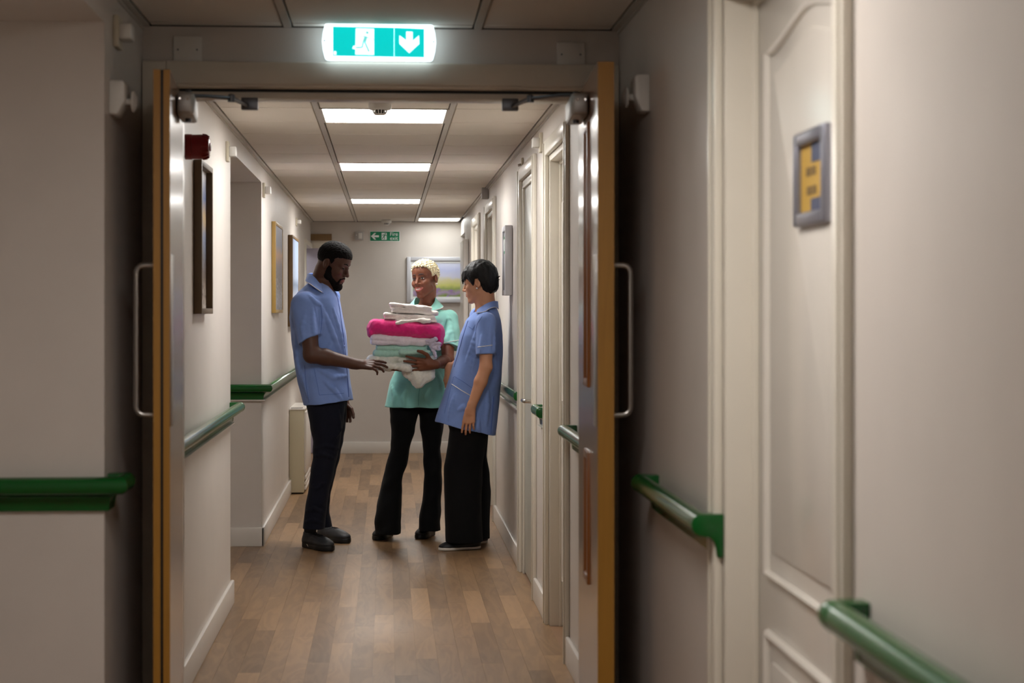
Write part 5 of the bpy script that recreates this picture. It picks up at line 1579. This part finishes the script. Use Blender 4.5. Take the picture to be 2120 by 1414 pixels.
F.cone(PW_(878, 618, -0.09), PW_(876, 668, -0.13), 0.030, 0.008, 0.006, sub=True)
F.noise(0.0022, 0.13, 41, (1, 1, 0.7))
folds(F, [[(918, 665), (914, 690), (906, 705)], [(936, 672), (926, 700), (922, 715)], [(926, 650), (934, 680), (940, 706)], [(905, 770), (915, 795), (918, 830)], [(812, 800), (818, 820), (816, 838)], [(840, 810), (836, 825), (838, 840)], [(890, 806), (886, 822), (890, 838)], [(922, 735), (916, 750), (905, 760)]])
TW = F
tun = finish(F, 'tunic', mint, wom, orgW)
surf_tube(TW, [(869, 800), (867, 820), (866, 840)], 0.0016, 'placket_edge', mint_dk, tun, orgW)
surf_tube(TW, [(916, 711), (930, 708), (950, 704)], 0.0022, 'sleeve_piping', pipe_w, tun, orgW)
surf_tube(TW, [(925, 660), (921, 675), (916, 692)], 0.0012, 'armhole_seam', mint_dk, tun, orgW)
nbW = PW_(880, 632)
fdW = math.radians(-105)
for sgn_ in (-1, 1):
    collar(fdW, nbW, 0, ([0, 0.5, 1], [0.060, 0.062, 0.075]), ([0, 0.5, 1], [0.055, 0.048, -0.030]), ([0, 0.5, 0.85, 1], [0.080, 0.112, 0.120, 0.095]), ([0, 0.5, 0.85, 1], [0.012, -0.006, -0.030, -0.040]), 180, 180 - sgn_ * 158, 20, mint, pipe_w, tun, orgW)
# flared trousers
F = Field((PW_(760, 900).x, YW - 0.16, 0.03), (PW_(930, 900).x, YW + 0.16, PW_(860, 828).z), 0.004)
F.loft(rings([(830, 806, 868, 0.10), (860, 808, 866, 0.10), (909, 810, 853, 0.082), (935, 807, 848, 0.075), (963, 799, 842, 0.072), (980, 795, 835, 0.072), (1016, 787, 832, 0.078), (1050, 779, 831, 0.088), (1083, 775, 830, 0.096), (1104, 777, 829, 0.10)], YW), 0.0)
F.loft(rings([(830, 862, 920, 0.10), (861, 868, 920, 0.10), (884, 870, 918, 0.095), (927, 875, 912, 0.08), (953, 877, 914, 0.075), (1004, 878, 915, 0.08), (1042, 873, 913, 0.088), (1067, 869, 912, 0.094), (1097, 866, 911, 0.10)], YW, 0.02), 0.02)
F.noise(0.0022, 0.10, 43, (0.7, 0.7, 1.0))
finish(F, 'trousers', black, wom, orgW)
feet(wom, orgW, (806, 1110), (776, 1121), 0.250, 0.094, 0.075, shoe_blk, sole_blk)
feet(wom, orgW, (893, 1108), (866, 1118), 0.245, 0.092, 0.072, shoe_blk, sole_blk)

# ================================================================== the woman with black hair in the blue tunic
YB3 = 10.93
def PB(px, py, dy=0.0): return at(px, py, YB3 + dy)
orgB = PB(965, 1135); orgB = Vector((orgB.x, YB3, 0.0))
wb = empty('person', orgB); tag(wb, 'woman with short black hair in blue tunic standing with one arm down', 'person')
hdB = Head(PB(993, 585), frame(163, 9), 0.925)
F = Field((PB(890, 600).x, YB3 - 0.32, 0.66), (PB(1055, 600).x, YB3 + 0.30, 1.76), 0.003)
hdB.skull(F, fem=True)
F.cone(hdB.w((-0.03, 0, -0.055)), PB(1006, 640), 0.052, 0.060, 0.025)
F.cone(hdB.w((-0.002, 0, -0.086)), PB(1000, 642), 0.032, 0.046, 0.016)
F.loft(rings([(634, 998, 1022, 0.06), (650, 985, 1028, 0.12), (680, 975, 1030, 0.14), (760, 962, 1026, 0.13), (850, 945, 1015, 0.14)], YB3), 0.03)
sh = PB(1006, 664, -0.150); el = PB(1006, 760, -0.205); wr = PB(975, 845, -0.215)
arm(F, [sh, sh.lerp(el, 0.6), el, el.lerp(wr, 0.35), wr], [0.042, 0.040, 0.036, 0.037, 0.025], 0.016)
hand(F, wr, (-0.16, 0.02, -1), (0.25, 1, 0), 'L', 0.96, (14, 18, 22, 26), 0.08, 0.3, 0.25)
shr = PB(992, 655, 0.15); elr = PB(968, 742, 0.20); wrr = PB(930, 764, 0.10)
arm(F, [shr, shr.lerp(elr, 0.6), elr, wrr], [0.050, 0.045, 0.038, 0.026], 0.016)
hand(F, wrr, (-0.25, -0.05, -1), (0.9, 0.3, 0.0), 'R', 0.92, (25, 32, 40, 45), 0.05, 0.4, 0.4)
finish(F, 'body', sk3, wb, orgB, tint(s2l(196, 142, 110), hdB, s2l(186, 104, 92), 0.9))
face_parts(hdB, wb, orgB, hair_blk, True, (1, 0, -0.6), 0.0036, 0.0022, white=eye_d)
lips(hdB, wb, orgB, lip3, False, 0.020, 0.9)
F = Field(hdB.o - 0.18, hdB.o + 0.18, 0.003)
reg = hdB.cutfn(lambda u, v, w: np.interp(u, [-0.13, -0.07, -0.03, -0.024, -0.012, 0.010, 0.020, 0.032, 0.046, 0.060, 0.075, 0.13], [-0.062, -0.082, -0.078, -0.02, 0.026, 0.024, -0.004, -0.022, 0.006, 0.026, 0.036, 0.036]).astype(np.float32) - w)
hdB.E(F, (-0.014, 0, 0.044), (0.114, 0.0890, 0.1040), cut=reg)
hdB.E(F, (-0.058, 0, -0.012), (0.066, 0.078, 0.080), 0.02, cut=reg)
hdB.E(F, (0.050, 0, 0.058), (0.056, 0.062, 0.046), 0.015, cut=reg)
for y, x_, z_ in ((-0.034, 0.100, 0.014), (-0.018, 0.106, 0.010), (0.0, 0.108, 0.012), (0.014, 0.107, 0.004), (0.030, 0.102, 0.016), (0.044, 0.092, 0.012), (0.056, 0.078, 0.016)):
    hdB.C(F, (x_ * 0.80, y * 0.85, 0.078), (x_, y, z_ + 0.026), 0.012, 0.0055, 0.010)
    hdB.C(F, (x_, y, z_ + 0.030), (x_ + 0.001, y, z_), 0.0050, 0.0018, 0.003)
hdB.C(F, (-0.112, 0.01, 0.012), (-0.140, 0.014, 0.018), 0.010, 0.004, 0.006)
hdB.C(F, (-0.112, 0.01, 0.006), (-0.136, 0.02, -0.004), 0.008, 0.003, 0.006)
F.noise(0.0016, 0.03, 51, (1, 1, 0.4))
finish(F, 'hair', hair_silk, wb, orgB)
MB().ball(hdB.w((0.004, 0.082, -0.038)) - np.array(orgB), 0.0048).build('earring', pearl, wb, smooth=True)
# tunic: leaning line from neck to a slanted hem
F = Field((PB(890, 700).x, YB3 - 0.30, PB(960, 912).z), (PB(1060, 700).x, YB3 + 0.26, PB(1000, 612).z), 0.004)
hp = plane_cut(PB(965, 886), ((PB(1026, 900) - PB(901, 871)).z, 0.0, -(PB(1026, 900) - PB(901, 871)).x))
F.loft(rings([(633, 1000, 1026, 0.06), (641, 991, 1030, 0.10), (650, 979, 1033, 0.132), (662, 966, 1036, 0.155), (694, 952, 1040, 0.165), (735, 943, 1040, 0.160), (771, 934, 1039, 0.165), (817, 919, 1035, 0.175), (871, 901, 1030, 0.185), (900, 893, 1026, 0.19), (915, 890, 1024, 0.19)], YB3), cut=hp)
s0, s1 = PB(1007, 666, -0.150), PB(1004, 734, -0.19)
F.cone(s0, s0.lerp(s1, 1.3), 0.057, 0.053, 0.02, cut=plane_cut(s1, arc(s0, s1) + Vector((0.15, 0, 0.0))))
s2, s3 = PB(992, 656, 0.14), PB(985, 730, 0.19)
F.cone(s2, s2.lerp(s3, 1.3), 0.062, 0.050, 0.02, cut=plane_cut(s3, arc(s2, s3)))
F.noise(0.0024, 0.13, 61, (1, 1, 0.6))
folds(F, [[(985, 690), (978, 720), (966, 750)], [(984, 700), (984, 735), (976, 770)], [(1024, 690), (1022, 725), (1026, 760)], [(940, 820), (934, 845), (930, 868)], [(990, 870), (988, 885), (992, 892)], [(1000, 690), (998, 712), (996, 728)], [(1014, 676), (1012, 704), (1014, 726)], [(950, 850), (960, 842), (968, 850)], [(1008, 800), (1010, 840), (1006, 880)]])
TB = F
tun = finish(F, 'tunic', blue, wb, orgB)
surf_tube(TB, [(989, 718.5), (1004, 716.5), (1019, 714.5)], 0.0022, 'sleeve_piping', pipe_w, tun, orgB)
surf_tube(TB, [(935, 795), (955, 808), (974, 819)], 0.0022, 'pocket_piping', pipe_w, tun, orgB)
surf_tube(TB, [(941, 779), (960, 791), (977, 803)], 0.0010, 'pocket_seam', blue_dk, tun, orgB)
surf_tube(TB, [(939, 780), (929, 820), (920, 856)], 0.0010, 'pocket_seam', blue_dk, tun, orgB)
surf_tube(TB, [(969, 664), (957, 700), (948, 735), (940, 760)], 0.0020, 'placket_edge', blue_dk, tun, orgB)
surf_tube(TB, [(970, 676), (978, 682), (984, 672)], 0.0010, 'chest_seam', blue_dk, tun, orgB)
surf_tube(TB, [(1022, 820), (1019, 860), (1016, 898)], 0.0022, 'side_slit', blue_dk, tun, orgB)
surf_tube(TB, [(984, 690), (988, 670), (998, 655)], 0.0012, 'armhole_seam', blue_dk, tun, orgB)
leaf('collar', PB, [(1030.7, 624, 0.0), (1022, 623.5, -0.055), (1010, 627.5, -0.078), (997.5, 634.5, -0.082), (988, 641.5, -0.065)],
     [(1032, 640, 0.0), (1025, 636, -0.090), (1014.5, 638.5, -0.125), (1003, 645, -0.128), (986, 648, -0.105)], blue, tun, orgB, pipe_w)
leaf('collar', PB, [(1030.7, 624, 0.0), (1022, 623.5, 0.055), (1010, 627.5, 0.078), (997.5, 634.5, 0.082), (984, 640, 0.05)],
     [(1032, 640, 0.0), (1025, 636, 0.090), (1014.5, 638.5, 0.125), (1003, 645, 0.128), (980, 646, 0.09)], blue, tun, orgB, pipe_w)
# wide trousers
F = Field((PB(900, 900).x, YB3 - 0.20, 0.045), (PB(1035, 900).x, YB3 + 0.22, PB(970, 868).z), 0.004)
F.loft(rings([(872, 925, 1012, 0.13), (890, 930, 1011, 0.12), (922, 927, 1005, 0.105), (963, 919, 1000, 0.095), (1016, 919, 998, 0.095), (1070, 921, 997, 0.10), (1121, 923, 1000, 0.105)], YB3, -0.05), 0.0)
F.loft(rings([(872, 935, 1014, 0.12), (902, 940, 1010, 0.11), (943, 945, 1008, 0.095), (978, 950, 1013, 0.09), (1016, 952, 1015, 0.09), (1070, 955, 1014, 0.092), (1114, 958, 1013, 0.095)], YB3, 0.09), 0.015)
F.noise(0.0022, 0.12, 63, (1, 1, 0.3))
finish(F, 'trousers', black, wb, orgB)
feet(wb, orgB, (995, 1136), (906, 1141), 0.270, 0.092, 0.066, shoe_blk, sole_wht, sole_h=0.018, mlace=lace_w)
feet(wb, orgB, (1009, 1124), (950, 1128), 0.250, 0.092, 0.066, shoe_blk, sole_wht, sole_h=0.018, mlace=lace_w)

# ------------------------------------------------------------------ the stack of towels
YT_ = 11.07
def terry(name, rgb, bump=0.5): return mat(name, rgb, 0.95, noise=0.06, nscale=90, bump=bump, bscale=420, sheen=0.4, spec=0.1)
t_pink = terry('towel_pink', s2l(242, 44, 134), 0.6); t_white = terry('towel_white', s2l(238, 230, 224), 0.3); t_lilac = terry('towel_lilac_white', s2l(236, 226, 236), 0.3)
t_mint = terry('towel_mint', s2l(176, 218, 204), 0.25); t_cream = terry('towel_cream', s2l(228, 226, 216), 0.25); t_lace = terry('towel_trim', s2l(214, 206, 226))
def towel(lab, m, layers, blobs, seed, amp=0.0035, extra=None):
    """layers: (left px, right px, top py left, top py right, thickness px, depth, y offset)"""
    zs = []
    F = Field((at(745, 700, YT_).x, YT_ - 0.28, at(800, 815, YT_).z), (at(930, 700, YT_).x, YT_ + 0.22, at(800, 615, YT_).z), 0.0036)
    for l, r, tl, tr, th, dep, oy in layers:
        a, b = at(l, tl + th / 2, YT_ + oy), at(r, tr + th / 2, YT_ + oy)
        ang = math.atan2(b.z - a.z, b.x - a.x)
        R = np.array([[math.cos(ang), 0, -math.sin(ang)], [0, 1, 0], [math.sin(ang), 0, math.cos(ang)]])
        c = (a + b) / 2; hz = th / 2 / 344.0
        F.rbox(c, ((b - a).length / 2, dep / 2, hz), hz * 0.96, R, 0.004)
    for bl in blobs:
        if len(bl) == 3: F.ell(at(bl[0][0], bl[0][1], YT_ + bl[0][2]), bl[1], None, bl[2])
        else: F.cone(at(bl[0][0], bl[0][1], YT_ + bl[0][2]), at(bl[1][0], bl[1][1], YT_ + bl[1][2]), bl[2], bl[3], 0.01)
    F.noise(amp, 0.09, seed); F.noise(amp * 0.35, 0.03, seed + 1)
    V, Q = F.mesh()
    org = Vector(((V[:, 0].min() + V[:, 0].max()) / 2, YT_, V[:, 2].min()))
    e = empty('folded_towel', org); tag(e, lab, 'towel', 'stack of folded towels')
    o = np_mesh('cloth', V, Q, m, e, org)
    return e, org
towel('crumpled cream towel at the bottom of the stack with a hanging loop', t_cream,
      [(760, 903, 736, 737, 15, 0.20, 0.0), (775, 900, 748, 749, 18, 0.23, 0.0)],
      [((800, 757, -0.13), (845, 762, -0.14), 0.020, 0.022), ((842, 768, -0.08), (868, 795, -0.10), 0.030, 0.026), ((868, 795, -0.10), (888, 778, -0.10), 0.026, 0.030), ((888, 778, -0.10), (893, 755, -0.08), 0.030, 0.026),
       ((866, 778, -0.09), (0.055, 0.05, 0.055), 0.02)], 71, 0.0045)
towel('folded mint green towel under the lilac white one', t_mint,
      [(772, 893, 724, 727, 14, 0.20, 0.0), (778, 884, 713, 714, 12, 0.20, 0.0), (826, 892, 724, 725, 9, 0.10, -0.100)], [], 73, 0.0022)
e, org = towel('puffy lilac white towel with a lace corner under the pink towel', t_lilac,
      [(767, 899, 690.5, 701.5, 14, 0.26, 0.0), (768, 880, 700, 703, 13, 0.25, 0.0)], [], 75, 0.003)
# gathered lace corner hanging at the right
F = Field((at(870, 700, YT_).x, YT_ - 0.24, at(890, 748, YT_).z), (at(925, 700, YT_).x, YT_ - 0.05, at(890, 692, YT_).z), 0.0028)
for p, q, r0, r1 in (((886, 708), (902, 702), 0.016, 0.012), ((890, 712), (911, 711), 0.013, 0.010), ((893, 717), (908, 722), 0.012, 0.012), ((896, 722), (902, 738), 0.012, 0.009), ((898, 716), (910, 716), 0.010, 0.008)):
    F.cone(at(p[0], p[1], YT_ - 0.125), at(q[0], q[1], YT_ - 0.145), r0, r1, 0.006)
F.noise(0.002, 0.02, 77)
V, Q = F.mesh(); np_mesh('lace_corner', V, Q, t_lace, e, org)
towel('thick bright pink towel in the middle of the stack', t_pink,
      [(762, 918, 660, 671, 31.5, 0.28, 0.0)], [((767, 686, -0.05), (0.018, 0.08, 0.035), 0.02), ((910, 703, -0.05), (0.022, 0.08, 0.05), 0.02)], 79, 0.0035)
towel('white folded towel with a rolled edge lying on the pink one', t_white,
      [(795, 900, 647.5, 654, 8, 0.22, 0.0), (796, 902, 655, 659, 6, 0.21, 0.0), (818, 903, 660, 663, 6, 0.22, -0.01)], [((822, 669, -0.14), (832, 667, -0.14), 0.012, 0.011), ((874, 664, -0.14), (888, 664, -0.14), 0.013, 0.014), ((832, 666, -0.14), (876, 662, -0.14), 0.009, 0.010)], 81, 0.003)
towel('cream white folded towel on top of the stack', t_white,
      [(806, 894, 626.5, 635.5, 6.5, 0.20, 0.0), (807, 893, 633, 641, 5.5, 0.19, 0.0), (811, 907, 638.5, 645, 8, 0.20, 0.0)], [], 83, 0.003)
